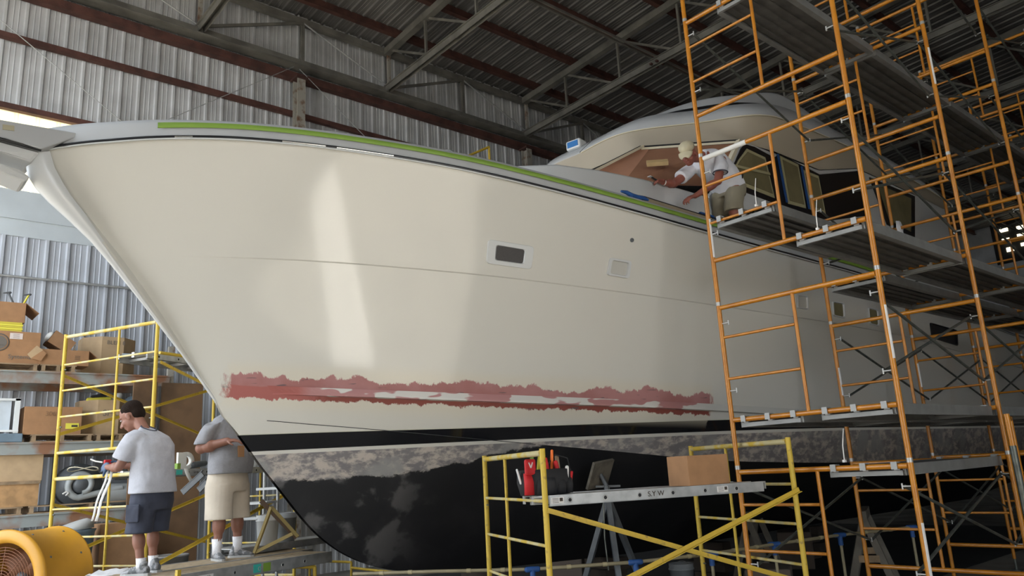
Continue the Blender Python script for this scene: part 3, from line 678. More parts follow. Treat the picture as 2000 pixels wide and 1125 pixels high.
# brow: soffit, fascia, roof
IN = [(7.60, YC, 5.77), (7.60, 5.93, 5.77), (8.47, 4.99, 5.73), (9.3, 4.94, 5.76), (10.5, 4.94, 5.77), (11.8, 4.94, 6.09), (13.5, 4.94, 6.09), (15.5, 4.94, 6.05)]
OUT = [(7.72, YC, 6.15), (7.74, 6.28, 6.15), (8.37, 5.45, 6.15), (8.85, 4.86, 6.15), (9.7, 4.76, 6.19), (11.6, 4.74, 6.22), (13.4, 4.75, 6.18), (15.5, 4.8, 6.08)]
FT = [(7.98, YC, 6.40), (8.0, 6.18, 6.40), (8.42, 5.62, 6.40), (8.98, 5.02, 6.42), (9.75, 4.84, 6.46), (11.6, 4.80, 6.44), (13.4, 4.82, 6.38), (15.5, 4.88, 6.2)]
SL = [(8.2, YC, 6.45), (8.25, 6.12, 6.45), (8.62, 5.62, 6.47), (9.12, 5.2, 6.5), (9.85, 5.0, 6.5), (11.5, 4.92, 6.5), (13.4, 4.92, 6.42), (15.5, 4.95, 6.22)]
CO = [(8.5, YC, 6.66), (8.48, 6.1, 6.62), (8.78, 5.65, 6.70), (9.22, 5.34, 6.77), (9.87, 5.13, 6.90), (10.4, 5.06, 6.82), (10.8, 5.03, 6.62), (11.6, 5.0, 6.52)]
def dense(pl, n=7):
    """smooth Catmull-Rom through the points"""
    P = [Vector(p) for p in pl]; out = []
    for i in range(len(P) - 1):
        a, b, c, d = P[max(i - 1, 0)], P[i], P[i + 1], P[min(i + 2, len(P) - 1)]
        for k in range(n):
            t = k / n; out.append(.5 * (2 * b + (c - a) * t + (2 * a - 5 * b + 4 * c - d) * t * t + (3 * b - a - 3 * c + d) * t ** 3))
    return out + [P[-1]]
IN = [Vector(p) for p in IN]
def lin(pl, n=7):
    P = [Vector(p) for p in pl]; return [P[i].lerp(P[i + 1], k / n) for i in range(len(P) - 1) for k in range(n)] + [P[-1]]
I_, O_, F_, S_, C_2 = lin(IN), dense(OUT), dense(FT), dense(SL), dense(CO)
def two(name, rows, mt, smooth=True, parent=yacht):
    mb = MB(); mb.grid(rows, smooth); mb.grid(mirror(rows), smooth); return mb.build(name, mt, parent)
two('brow_soffit', [I_, [a.lerp(b, .5) + Vector((0, .02, -.02)) for a, b in zip(I_, O_)], O_], M_BEIGE)
two('brow_fascia', [O_, [p + Vector((-.012, -.012, .015)) for p in O_], [p + Vector((-.012, -.012, 0)) for p in F_], F_, S_], M_CAP)
SO = Vector((-.014, -.016, 0)); two('flybridge_vent_slot', [[p + SO + Vector((0, 0, .004)) for p in S_[3:33]], [a.lerp(b, .02 + .28 * max(0, math.sin(PI * (i + 1) / 31)) ** .7) + SO for i, (a, b) in enumerate(zip(S_[3:33], C_2[3:33]))]], M_BLACK, False)
two('flybridge_coaming', [S_[:50], [a.lerp(b, .35) for a, b in zip(S_, C_2)], [a.lerp(b, .9) + Vector((-.0, -.01, 0)) for a, b in zip(S_, C_2)], C_2, [Vector((max(p.x + .1, 8.7), min(p.y + .3, YC), p.z - .04)) for p in C_2], [Vector((max(p.x + .1, 8.8), YC, 6.5)) for p in C_2]], M_CAP)
mb = MB(); mb.prism([Vector((9.3, 5.7, 6.2)), Vector((15.4, 5.4, 6.2)), Vector((15.4, 8.8, 6.2)), Vector((9.3, 8.5, 6.2))], (0, 0, .22)); mb.build('flybridge_deck', M_WHITE, yacht)
# fine cream edge on the brow
mb = MB(); mb.path([p + Vector((-.012, -.012, -.002)) for p in O_], .008, 6); mb.build('brow_edge_line', M_CREAM, yacht)
# searchlight on the brow's leading edge
sl = MB(); c = onX(1126, 288, 7.93); fx = (-RT * .62 - Vector((FW.x, FW.y, 0)) * .78).normalized()
Rl = Matrix((fx, Vector((0, 0, 1)).cross(fx), Vector((0, 0, 1)))).transposed()
c.z += .02; sl.box(c, (.2, .26, .15), M=Rl); o = sl.build('searchlight', M_PLAST, yacht, bevel=.03)
mb = MB(); mb.box(c + fx * .101, (.01, .19, .09), M=Rl); mb.build('blue_lens', M_LENS, o)
mb = MB(); mb.lathe(c - Vector((0, 0, .2)), [(.11, 0), (.1, .03), (.04, .06), (.035, .13)], 16); mb.build('swivel_foot', M_PLAST, o)
# clear dome on the foredeck
c = onY(875, 303, 5.62); mb = MB(); mb.lathe(c - Vector((0, 0, .08)), [(.05, 0), (.052, .09), (.058, .1), (.058, .115), (.045, .118), (.04, .03), (.0, .028)], 18); o = mb.build('deck_vent_cup', M_GLASS, yacht); o['label'] = 'clear plastic deck vent cup'
mb = MB(); mb.box(c + Vector((.05, 0, -.07)), (.1, .04, .03)); mb.build('vent_base', M_GREYM, o)
# cleats wrapped in blue tape
def cleat(c, L, nm='taped_cleat', d=Vector((1, 0, 0)), par=yacht):
    mb = MB(); up_ = Vector((0, 0, 1))
    mb.path([c - d * L / 2 + up_ * .055, c - d * L * .3 + up_ * .06, c - d * L * .1 + up_ * .045, c + d * L * .1 + up_ * .045, c + d * L * .3 + up_ * .06, c + d * L / 2 + up_ * .055], [.012, .022, .026, .026, .022, .012], 10)
    mb.tube(c - d * L * .16, c - d * L * .16 + up_ * .06, .02); mb.tube(c + d * L * .16, c + d * L * .16 + up_ * .06, .02); o = mb.build(nm, M_BLUET, par); o['label'] = 'deck cleat wrapped in blue tape'; return o
cleat(onY(1241, 392, 4.78), .40, d=Vector((1, -.05, -.06)))
k_ = onY(235, 254, 7.0); mb = MB(); mb.ell(k_ + Vector((0, 0, .02)), (.07, .03, .05), Matrix.Rotation(-.5, 3, 'Y')); mb.ell(onY(245, 256, 7.3) + Vector((.03, 0, .0)), (.05, .03, .045)); o = mb.build('taped_bow_cleat', mat('dark blue tape', (.02, .03, .12), .5), yacht)
# long masked vent grille on the side deck
V4 = [onY(1258, 384, 4.88), onY(1392, 426, 4.88), onY(1380, 440, 4.80), onY(1252, 397, 4.80)]
mb = MB(); mb.prism(V4, (0, .03, -.02)); o = mb.build('side_deck_vent', mat('beige masked board', (.40, .33, .22), .7), yacht)
mb = MB(); mb.path([V4[3], V4[0], V4[1], V4[2]], .007, 6); mb.build('black_gasket', M_BLACK, o)
mb = MB(); mb.bar(V4[1] + Vector((-.25, 0, .02)), V4[1] + Vector((.05, -.02, .005)), .03, .02); mb.build('blue_tape_end', M_BLUET, o)

# ================================================================== orange scaffold
FH, FB, FW_ = 1.483, .15, 1.48
ROWX = [6.05 + 2.13 * k for k in range(6)]
YA = 3.99
def orange_frame():
    """local frame: inner leg at y=0, outer leg at y=-1.48, foot of the legs at z=0"""
    r = thing('orange_scaffolding', 'x', 'scaffolding')
    for y in (0, -FW_): mb = MB(); mb.tube((0, y, .0), (0, y, FH - .03), .0215, seg=12); mb.build('leg', M_ORANGE, r, False)
    mb = MB(); mb.tube((0, -.02, FH - .055), (0, -FW_ + .02, FH - .055), .0215, seg=12); mb.build('top_rail', M_ORANGE, r, False)
    mb = MB(); mb.tube((0, -.02, .40), (0, -FW_ + .02, .40), .0215, seg=12); mb.build('lower_rail', M_ORANGE, r, False)
    mb = MB(); mb.tube((0, -.74, .40), (0, -.74, FH - .055), .0155, seg=10); mb.build('inner_post', M_ORANGE, r, False)
    for z in (.77, 1.15): mb = MB(); mb.tube((0, -.02, z), (0, -.725, z), .0135, seg=8); mb.build('rung', M_ORANGE, r, False)
    for y in (0, -FW_): mb = MB(); mb.tube((0, y, FH - .032), (0, y, FH + .002), .023, seg=12); mb.build('coupling_pin', M_PIN, r, False)
    for y, s in ((0, -1), (-FW_, 1)):
        for z in (.66, 1.28):
            mb = MB(); mb.tube((0, y, z), (0, y + s * .085, z), .007, seg=6); mb.tube((-.0, y + s * .085, z - .022), (0, y + s * .085, z + .022), .007, seg=6); mb.build('brace_stud', M_PIN, r, False)
    return r
ORD = ['bottom', 'second', 'third', 'fourth', 'fifth', 'sixth']
RN = ['first row at the bow end', 'second row', 'third row', 'fourth row', 'fifth row', 'last row towards the stern']
proto = orange_frame(); first = True
frames = {}
for i, x in enumerate(ROWX):
    for k in range(5):
        o = proto if first else copy_tree(proto); first = False
        place(o, (x, YA, FB + FH * k)); o['label'] = 'orange scaffold frame, %s, %s lift up' % (RN[i], ORD[k]); o['group'] = 'orange scaffold frames beside the hull'; frames[i, k] = o
# top lift of the first row is open above the picture; jacks at the feet
jk = None
for i, x in enumerate(ROWX):
    for y in (YA, YA - FW_):
        if jk is None:
            jk = thing('base_jack', 'x', 'base jack'); mb = MB(); mb.box((0, 0, .006), (.14, .14, .012)); mb.build('foot_plate', M_GALV, jk, False)
            mb = MB(); mb.tube((0, 0, .01), (0, 0, FB + .01), .017); mb.build('screw', M_GALV, jk, False); o = jk
        else: o = copy_tree(jk)
        place(o, (x, y, 0)); o['label'] = 'screw jack under the %s orange leg, %s' % ('hull-side' if y == YA else 'outer', RN[i]); o['group'] = 'screw jacks under the orange scaffold'
# stickers on legs
def sticker(par, x, y, z, h, side=-1, m=M_WLAB):
    mb = MB(); ang = math.atan2(-y - .0, -x); c = Vector((x, y, z))
    dx = Vector((0, 0, 0))
    rows = []
    for zz in (z, z + h): rows.append([Vector((x + math.cos(a) * .0225, y + math.sin(a) * .0225, zz)) for a in [ang + .75 + t for t in (-.6, -.3, 0, .3, .6)]])
    mb.grid(rows); mb.build('white_safety_label', m, par)
sticker(frames[0, 2], 6.05, YA, 3.55, .38); sticker(frames[0, 1], 6.05, YA - FW_, 2.38, .42); sticker(frames[0, 0], 6.05, YA - FW_, .72, .45)
sticker(frames[1, 4], ROWX[1], YA - FW_, 7.0, .45); sticker(frames[1, 3], ROWX[1], YA - FW_, 5.35, .42); sticker(frames[2, 1], ROWX[2], YA, 2.45, .3); sticker(frames[1, 1], ROWX[1], YA, 2.3, .3)
# white tape sleeve on the rail above the crouching man
mb = MB(); z = FB + FH * 3 - .055; mb.tube((6.05, YA - .03, z), (6.05, YA - .50, z), .0245, seg=14); mb.build('white_tape_sleeve', M_PAPER, frames[0, 2])
# cross braces
BY = {'hull': YA - .085, 'outer': YA - FW_ + .085}
for i in range(5):
    for side, y in BY.items():
        for k in range(5):
            if side == 'hull' and i == 0 and k in (1, 2): continue
            x0, x1, z0 = ROWX[i] + .01, ROWX[i + 1] - .01, FB + FH * k
            t = thing('cross_brace', 'dark crossed braces, %s side, just aft of the %s, %s lift' % (side, RN[i].split(' at')[0], ORD[k]), 'brace', (x0, y, z0), 0, 'crossed braces of the orange scaffold')
            s = .012 if side == 'hull' else -.012
            for a, b, q in ((.66, 1.28, 0), (1.28, .66, s)):
                mb = MB(); mb.tube((x0, y + q, z0 + a), (x1, y + q, z0 + b), .0125, seg=8); mb.build('brace_tube', M_GALV, t)
# aluminium decks hooked on the rails
def plank_proto(L):
    r = thing('scaffold_plank', 'x', 'scaffold plank')
    mb = MB(); w = .60
    prof = []; n = 5
    for j in range(n): prof += [(-w / 2 + .04 + j * (w - .08) / n, 0), (-w / 2 + .04 + (j + .5) * (w - .08) / n, 0), (-w / 2 + .04 + (j + .5) * (w - .08) / n, -.018), (-w / 2 + .04 + (j + 1) * (w - .08) / n, -.018)]
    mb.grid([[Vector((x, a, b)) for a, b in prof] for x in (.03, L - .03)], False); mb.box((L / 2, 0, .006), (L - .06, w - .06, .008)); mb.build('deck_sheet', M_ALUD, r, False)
    for s in (-1, 1):
        mb = MB(); mb.box((L / 2, s * (w / 2 - .012), -.028), (L - .06, .024, .085)); mb.box((L / 2, s * (w / 2 - .03), -.066), (L - .06, .05, .008)); mb.build('side_rail', M_RAILD, r, False)
    for x in (.03, L - .03):
        mb = MB(); mb.box((x, 0, -.05), (.03, w - .04, .035)); mb.build('end_beam', M_RAILD, r, False)
        for y in (-.24, 0, .24):
            mb = MB(); xs_ = 0 if x < .1 else L; e = 1 if x < .1 else -1
            mb.box((xs_, y, .028), (.06, .045, .008)); mb.box((xs_ - e * .027, y, .002), (.008, .045, .05)); mb.box((xs_ + e * .03, y, .0), (.03, .045, .06)); mb.build('hook', M_HOOKP, r, False)
    return r
pl = plank_proto(2.13); used = False
def put_plank(i, y, z, label):
    global used
    o = copy_tree(pl) if used else pl; used = True
    place(o, (ROWX[i], y, z)); o['label'] = label; o['group'] = 'aluminium decks on the orange scaffold'; return o
BN = ['first bay', 'second bay', 'third bay', 'fourth bay', 'fifth bay']
put_plank(0, 3.62, FB + FH * 2 + .77 + .005, 'aluminium deck beside the man in the cap, hull side of the first bay')
for i in range(1, 5): put_plank(i, 3.64, FB + FH * 2 + .40 + .0, 'aluminium deck below the wheelhouse windows, hull side of the %s' % BN[i])
for i in range(5): put_plank(i, 2.86, FB + FH * 2 + .40, 'aluminium deck level with the yacht rail, outer side of the %s' % BN[i])
for i in range(5):
    for y, nm in ((3.62, 'hull'), (2.86, 'outer')): put_plank(i, y, FB + FH + .40, 'low aluminium deck above the boot stripe, %s side of the %s' % (nm, BN[i]))
put_plank(0, 2.86, FB + FH - .055, 'lowest aluminium deck of the orange scaffold, outer side of the first bay')
for i in range(0, 5):
    put_plank(i, 3.33, FB + FH * 4 - .055, 'high aluminium deck under the roof, %s of the orange scaffold' % BN[i])
# plastic tie tails
for (x, y, z, l_) in ((6.03, 3.46, FB + FH * 2 + .79, 'rung beside the man'), (6.03, 2.93, FB + FH * 2 + .42, 'rail right of the man'), (6.03, 3.0, FB + FH, 'lowest rail of the first row')):
    mb = MB(); mb.path([(x, y, z), (x - .01, y - .01, z + .12), (x - .01, y - .035, z + .25)], [.005, .005, .003], 6); mb.box((x, y, z), (.03, .02, .02)); tag(mb.build('cable_tie', M_WLAB), 'white plastic cable tie standing up from the orange %s' % l_, 'cable tie')
# rag hanging from the scaffold
c = onY(1757, 452, 3.9); mb = MB(); rows = []
for k, (w0, dz) in enumerate(((.10, .14), (.13, .05), (.10, -.03), (.05, -.07), (.08, -.15), (.09, -.2))):
    rows.append([c + Vector((-w0 / 2 + w0 * j / 6 + .02 * k, .02 * math.sin(j * 1.7 + k), dz)) for j in range(7)])
mb.grid(rows); o = mb.build('rag', M_CLOTH); sd = o.modifiers.new('s', 'SOLIDIFY'); sd.thickness = .006; tag(o, 'white rag hanging on the orange scaffold in front of the aft window', 'rag')
# separate orange stair frame at the right edge
st = thing('angled_scaffolding', 'short orange frame with a bare steel sleeve at the right edge, angled to the rest', 'scaffolding', (7.05, 2.12, 0)); P0 = Vector((7.08, 2.12, 0)); dd = Vector((math.cos(math.radians(16)), math.sin(math.radians(16)), 0))
mb = MB(); mb.tube(P0 + Vector((.0, 0, 0)), P0 + Vector((-.03, -.0, 1.93)), .022); mb.build('leg', M_ORANGE, st)
mb = MB(); mb.tube(P0 + dd * .9, P0 + dd * .9 + Vector((0, 0, 1.93)), .022); mb.build('leg', M_ORANGE, st)
mb = MB(); mb.tube(P0 + Vector((-.03, 0, 1.91)), P0 + dd * .9 + Vector((0, 0, 1.91)), .022); mb.build('top_rail', M_ORANGE, st)
mb = MB(); mb.tube(P0 + Vector((-.02, 0, 1.15)), P0 + Vector((-.027, -.0, 1.68)), .026); mb.build('steel_sleeve', M_GALV, st)

# ================================================================== yellow scaffolds
YW = 1.51
def yellow_frame(worn=M_YELLOW, H=1.524):
    """local: two legs along y (0..YW), top of the frame at z=H"""
    r = thing('yellow_scaffolding', 'x', 'scaffolding')
    for y in (0, YW): mb = MB(); mb.tube((0, y, 0), (0, y, H + .012), .0215, seg=12); mb.build('leg', M_YELLOW, r, False)
    mb = MB(); mb.tube((0, .02, H - .02), (0, YW - .02, H - .02), .0215, seg=12); mb.build('top_rail', worn, r, False)
    for z in (H - .36, H - .67, H - .98): mb = MB(); mb.tube((0, .02, z), (0, YW - .02, z), .0125, seg=8); mb.build('rung', worn, r, False)
    mb = MB(); mb.tube((0, .02, H - 1.40), (0, YW - .02, H - 1.40), .018, seg=8); mb.build('lower_rail', worn, r, False)
    mb = MB(); mb.tube((0, YW * .6, H - 1.40), (0, YW * .6, H - .02), .014, seg=8); mb.build('middle_post', M_YELLOW, r, False)
    mb = MB()
    for y, s in ((0, 1), (YW, -1)):
        for z in (H - .42, H - 1.1): mb.tube((0, y, z), (.0, y + s * .05, z), .008, seg=6)
    mb.build('brace_studs', M_GALV, r, False)
    return r
ang = -.390; u = Vector((math.cos(ang), math.sin(ang), 0)); v = Vector((-math.sin(ang), math.cos(ang), 0)); cc = Vector((5.172, 4.481, 0)); ZT = 1.832
NL, NR = cc - u * 1.075 - v * .755, cc + u * 1.075 - v * .755
yp = yellow_frame(M_WORN)
place(yp, NL + Vector((0, 0, ZT - 1.524)), ang); tag(yp, 'chipped yellow scaffold frame at the tool bag end of the plank lettered S Y W', None, 'yellow scaffold frames in the foreground')
y2 = copy_tree(yp); place(y2, NR + Vector((0, 0, ZT - 1.524)), ang); y2['label'] = 'chipped yellow scaffold frame right of the plain cardboard box'
def legs_ext(par, pts, zt):
    for p in pts:
        mb = MB(); mb.tube((p.x, p.y, .0), (p.x, p.y, zt), .017, seg=8); mb.box((p.x, p.y, .008), (.13, .13, .016)); mb.build('leg_jack', M_GALV, par)
legs_ext(yp, (NL, NL + v * YW), ZT - 1.5); legs_ext(y2, (NR, NR + v * YW), ZT - 1.5)
def angle_brace(a, b, label, m=M_YELLOW, w=.034):
    mb = MB(); a, b = Vector(a), Vector(b); d = (b - a).normalized(); s_ = d.cross(Vector((0, 0, 1))).normalized(); n_ = s_.cross(d)
    mb.bar(a, b, .004, w); mb.bar(a + s_ * .014 - n_ * w / 2, b + s_ * .014 - n_ * w / 2, .03, .004); return mb, m, label
def brace_pair(label, *bars):
    t = thing('crossed_braces', label, 'brace', bars[0][0])
    for a, b in bars: mb, m, _ = angle_brace(a, b, ''); mb.build('angle_bar', m, t)
    return t
q = -v * .035
brace_pair('yellow angle-iron braces crossing below the plank lettered S Y W', (NL + q + Vector((0, 0, ZT - .42)), NR + q + Vector((0, 0, ZT - 1.12))), (NL + q * 1.6 + Vector((0, 0, ZT - 1.12)), NR + q * 1.6 + Vector((0, 0, ZT - .40))))
# the lettered plank
def plank2(A, d, L, w, z, label, deck=M_ALU, hooks=True, holes=True, name='aluminium_plank', rail_h=.075):
    """near edge starts at A, runs along d, width to the left of d"""
    d = Vector((d[0], d[1], 0)).normalized(); n_ = Vector((-d.y, d.x, 0)); A = Vector((A[0], A[1], z)); R = Matrix((d, n_, Vector((0, 0, 1)))).transposed()
    t = thing(name, label, 'plank', A)
    def bx(mb, x0, x1, y0, y1, z0, z1): mb.box(A + R @ Vector(((x0 + x1) / 2, (y0 + y1) / 2, (z0 + z1) / 2)), (x1 - x0, y1 - y0, z1 - z0), M=R)
    mb = MB(); bx(mb, .02, L - .02, .02, w - .02, -.012, 0); mb.build('deck', deck, t)
    for y0 in (0, w - .02):
        mb = MB(); bx(mb, 0, L, y0, y0 + .02, -rail_h, .004); bx(mb, 0, L, y0, y0 + .04, -rail_h, -rail_h + .006) if y0 == 0 else bx(mb, 0, L, y0 - .02, y0 + .02, -rail_h, -rail_h + .006); o = mb.build('side_rail', M_ALU, t)
        if holes and y0 == 0:
            x = .16
            while x < L - .1:
                mb = MB(); c = A + R @ Vector((x, -.001, -rail_h * .5)); mb.lathe(c, [(.021, 0), (.021, .004), (.015, .005), (.013, .002)], 14, -n_)
                mb.cur = 1; mb.lathe(c, [(.0135, .0021), (.001, .0025)], 12, -n_); mb.build('rung_end', [M_PIN, M_BLACKM], o); x += .29
    mb = MB(); x = .16
    while x < L: bx(mb, x - .015, x + .015, .02, w - .02, -rail_h * .5 - .015, -rail_h * .5 + .015); x += .29
    mb.build('cross_rungs', M_ALU, t)
    if hooks:
        for x in (0, L):
            for y in (.12, w - .12):
                e = -1 if x == 0 else 1; mb = MB(); bx(mb, min(x, x + e * .09), max(x, x + e * .09), y - .02, y + .02, -.01, .0); bx(mb, x + e * .09 - .005, x + e * .09 + .005, y - .02, y + .02, -.06, 0); mb.build('hook', M_PIN, t)
    return t, A, R
PZ = ZT - .36 + .03
pk, PA, PR = plank2(NL + v * .13 + u * .085, u, 1.87, .44, PZ, 'silver aluminium plank lettered S Y W carrying the tool bag and cardboard box')
f0 = PA + PR @ Vector((.81, -.002, -.052)); text_mesh('S.Y W', .055, f0, PR @ Vector((1, 0, 0)), (0, 0, 1), M_INK, pk)
for x in (.0, 1.42):
    mb = MB(); mb.box(PA + PR @ Vector((x + .06, -.0015, -.035)), (.10, .002, .045), M=PR); mb.build('spec_label', M_WLAB, pk)
    mb = MB()
    for k in range(4): mb.box(PA + PR @ Vector((x + .045, -.003, -.02 - .01 * k)), (.05, .001, .003), M=PR)
    mb.box(PA + PR @ Vector((x + .09, -.003, -.03)), (.025, .001, .025), M=PR); mb.build('label_print', M_INK, pk)
# cardboard box on the plank
def carton(name, c, dims, rz, label, m=M_CARD, cat='cardboard box', open_=False, flapm=None, group=None):
    """c = centre of the base"""
    t = thing(name, label, cat, c, rz, group); w, d, h = dims; th = .006
    if not open_:
        mb = MB(); mb.box((0, 0, h / 2), (w, d, h)); mb.build('carton_body', m, t, False, bevel=.004)
        mb = MB(); mb.box((0, 0, h + .0005), (w * .99, .05, .001)); mb.build('tape_seam', M_CARDL, t, False)
    else:
        mb = MB(); mb.box((0, -d / 2, h / 2), (w, th, h)); mb.box((0, d / 2, h / 2), (w, th, h)); mb.box((-w / 2, 0, h / 2), (th, d, h)); mb.box((w / 2, 0, h / 2), (th, d, h)); mb.box((0, 0, .004), (w, d, .006)); mb.build('carton_body', m, t, False)
        for s, a in ((1, .5), (-1, -.35)):
            mb = MB(); R = Matrix.Rotation(s * -a if s > 0 else a, 3, 'Y'); L = min(w, d) * .45
            mb.prism([Vector((s * w / 2, -d / 2, h)), Vector((s * w / 2, d / 2, h)), Vector((s * (w / 2 + L * .7), d / 2, h - L * .55 if s > 0 else h + L * .3)), Vector((s * (w / 2 + L * .7), -d / 2, h - L * .55 if s > 0 else h + L * .3))], (0, 0, .006)); mb.build('flap', flapm or m, t, False)
    return t
p1, p2, p3 = onZ(1303, 950, PZ), onZ(1343, 951, PZ), onZ(1427, 946, PZ)
cr = onZ(1342, 951, PZ); w1 = .40; w2 = .30
bc = carton('cardboard_box', (0, 0, 0), (.40, .28, .235), 0, 'plain brown cardboard box on the aluminium plank lettered S Y W', M_CARD)
place(bc, cr + (u * .28 + v * .21) * 1.0 + Vector((-.055, -.0, .003)), ang + .10)
# tool bag
tb_c = PA + PR @ Vector((.06, .24, .0)); tbag = thing('tool_bag', 'black and red tool bag full of hand tools on the plank', 'tool bag', tb_c, ang)
mb = MB(); mb.loft([((0, 0, .005), (.20, 0, 0), (0, .12, 0)), ((0, 0, .1), (.225, 0, 0), (0, .14, 0)), ((0, 0, .19), (.22, 0, 0), (0, .135, 0)), ((0, 0, .195), (.19, 0, 0), (0, .11, 0)), ((0, 0, .14), (.18, 0, 0), (0, .10, 0))], 20); mb.build('bag_body', M_BLACKM, tbag, False)
for x, w, h, m in ((-.16, .08, .17, M_RED), (-.08, .07, .13, M_BLACKM), (0, .08, .13, M_BLACKM), (.09, .08, .12, M_BLACKM), (.165, .06, .12, M_BLACKM)):
    mb = MB(); mb.loft([((x, -.125 + abs(x) * .28, .01), (w / 2, 0, 0), (0, .03, 0)), ((x, -.135 + abs(x) * .28, h * .6), (w / 2, 0, 0), (0, .035, 0)), ((x, -.125 + abs(x) * .28, h), (w / 2, 0, 0), (0, .02, 0))], 12); mb.build('pocket', m, tbag, False)
mb = MB(); mb.box((-.15, -.1, .215), (.09, .03, .12)); mb.build('red_pouch', M_RED, tbag, False, bevel=.015)
mb = MB(); mb.bar((-.165, -.118, .25), (-.15, -.118, .21), .004, .008); mb.bar((-.135, -.118, .25), (-.15, -.118, .21), .004, .008); mb.build('pouch_mark', M_WLAB, tbag, False)
for k, (a, b, r, m) in enumerate((((-.08, 0, .15), (-.1, 0, .32), .018, M_GREEN), ((-.03, .02, .15), (-.02, 0, .30), .03, M_YLAB), ((.03, -.03, .12), (.0, -.05, .27), .016, M_RED), ((.06, 0, .12), (.075, -.0, .33), .014, M_ORG), ((.11, -.05, .08), (.08, -.05, .24), .022, M_RED), ((.13, .02, .12), (.12, .02, .28), .02, M_PALLET), ((.15, -.08, .1), (.16, -.08, .20), .018, M_WLAB), ((.19, -.05, .08), (.2, -.07, .16), .014, M_RED), ((-.21, -.04, .1), (-.24, -.05, .2), .010, M_PLAST))):
    mb = MB(); mb.cap(a, b, r, r * .8, 10); mb.build('tool_handle', m, tbag, False)
mb = MB(); mb.path([(.0, 0, .19), (.1, 0, .30), (.2, .0, .27), (.22, 0, .17)], .006); mb.build('carry_strap', M_BLACKM, tbag, False)

# left scaffold: two lifts, two ends
LA = Vector((1.93, 10.43, 0)); ld = Vector((.434, -.901, 0)); lu = Vector((.901, .434, 0)); lang = math.atan2(ld.y, ld.x) - PI / 2
ends = [LA, LA + lu * 2.42]
nm = [['beside the wall boxes, upper lift', 'behind the man with blue gloves, lower lift'], ['hidden behind the bow, upper lift', 'under the yacht forefoot, lower lift']]
for i, P in enumerate(ends):
    for j, zt in enumerate((3.58, 1.905)):
        o = copy_tree(yp) if True else None
        for ch in kids(o):
            if ch.name.startswith('leg_jack'): bpy.data.objects.remove(ch)
        place(o, P + Vector((0, 0, zt - 1.524)), lang); o['label'] = 'yellow scaffold frame by the back racks, ' + nm[i][j]; o['group'] = 'yellow scaffold frames by the back racks'
        if j:
            legs_ext(o, (P, P + ld * YW), zt - 1.5)
            for q_ in (P, P + ld * YW): mb = MB(); mb.tube((q_.x, q_.y, zt), (q_.x, q_.y, 2.075), .0225, seg=12); mb.build('leg_sleeve', M_YELLOW, o)
def lb(o_, z0, z1): return (LA + o_ + lu * .03 + Vector((0, 0, z0)), ends[1] + o_ - lu * .03 + Vector((0, 0, z1)))
brace_pair('yellow braces crossing on the wall side of the left tower, upper lift', lb(ld * -.03, 3.1, 2.4), lb(ld * -.05, 2.4, 3.1))
brace_pair('yellow braces crossing on the wall side of the left tower, lower lift', lb(ld * -.03, 1.6, .95), lb(ld * -.05, .95, 1.6))
n_ = ld * (YW + .035)
brace_pair('yellow brace rising right between the two standing men', lb(n_, .9, 1.62))
brace_pair('yellow brace falling right from the near top of the left tower', lb(n_, 3.1, 2.4))
t = thing('side_tube', 'yellow horizontal tube joining the left tower ends at plank height', 'rail', LA + ld * YW + Vector((0, 0, 3.2))); mb = MB(); mb.tube(LA + ld * (YW + .05) + Vector((0, 0, 3.2)), ends[1] + ld * (YW + .05) + Vector((0, 0, 3.2)), .018); mb.build('tube', M_YELLOW, t)
plank2(LA + ld * 1.27 + lu * .09 , lu, 2.24, .48, 3.58 - .36 + .03, 'aluminium plank high on the left yellow tower beside the large round carton')
tp, TA, TR = plank2(LA + ld * 1.2 + lu * .1, lu, 2.22, .48, 1.925, 'aluminium plank used as a waist-high table behind the two standing men', deck=M_ALU)
text_mesh('S.Y.W-H', .03, TA + TR @ Vector((0.82, -.002, -.05)), TR @ Vector((1, 0, 0)), (0, 0, 1), M_INK, tp)

# platform the men stand on
MZ = .94
pd = Vector((1.78, .50, 0)).normalized(); pn = Vector((-pd.y, pd.x, 0)); MA = Vector((2.36, 7.53, 0))
plA, A_, R_ = plank2(MA - pd * .05, pd, 2.0, .5, MZ, 'long wooden-decked aluminium plank in front of the feet of the man in cream shorts', deck=M_PLY, hooks=False, rail_h=.11)
plB, B_, R2 = plank2(MA + pn * .52 - pd * .55, pd, 2.7, .55, MZ, 'second wooden-decked plank behind it that both men stand on', deck=M_PLY, hooks=False, rail_h=.10)
mb = MB(); mb.box(A_ + R_ @ Vector((.12, -.02, -.03)), (.035, .04, .16), M=R_); mb.build('yellow_clamp', M_YELLOW, plA)
for xk, m in ((1.0, M_TEAL), (1.12, M_GREEN)):
    mb = MB(); mb.box(A_ + R_ @ Vector((xk, -.002, -.05)), (.09, .003, .08), M=R_); mb.build('paint_mark', m, plA)
mb = MB(); mb.box(A_ + R_ @ Vector((.42, -.002, -.05)), (.16, .003, .04), M=R_); mb.build('rail_label', M_WLAB, plA)
for k, (xx, nm_) in enumerate(((.25, 'left'), (1.7, 'right'))):
    c = MA + pd * xx
    t = thing('yellow_trestle', 'low yellow trestle under the %s part of the men\'s plank' % nm_, 'trestle', c)
    for s in (0, 1.02):
        q_ = c + pn * s
        mb = MB(); mb.tube((q_.x, q_.y, 0), (q_.x, q_.y, MZ - .13), .02); mb.build('leg', M_YELLOW, t)
    mb = MB(); mb.tube(c + Vector((0, 0, MZ - .132)), c + pn * 1.02 + Vector((0, 0, MZ - .132)), .02); mb.build('top_bar', M_YELLOW, t)
    mb = MB(); mb.tube(c + Vector((0, 0, .35)), c + pn * 1.02 + Vector((0, 0, .35)), .015); mb.build('lower_bar', M_YELLOW, t)
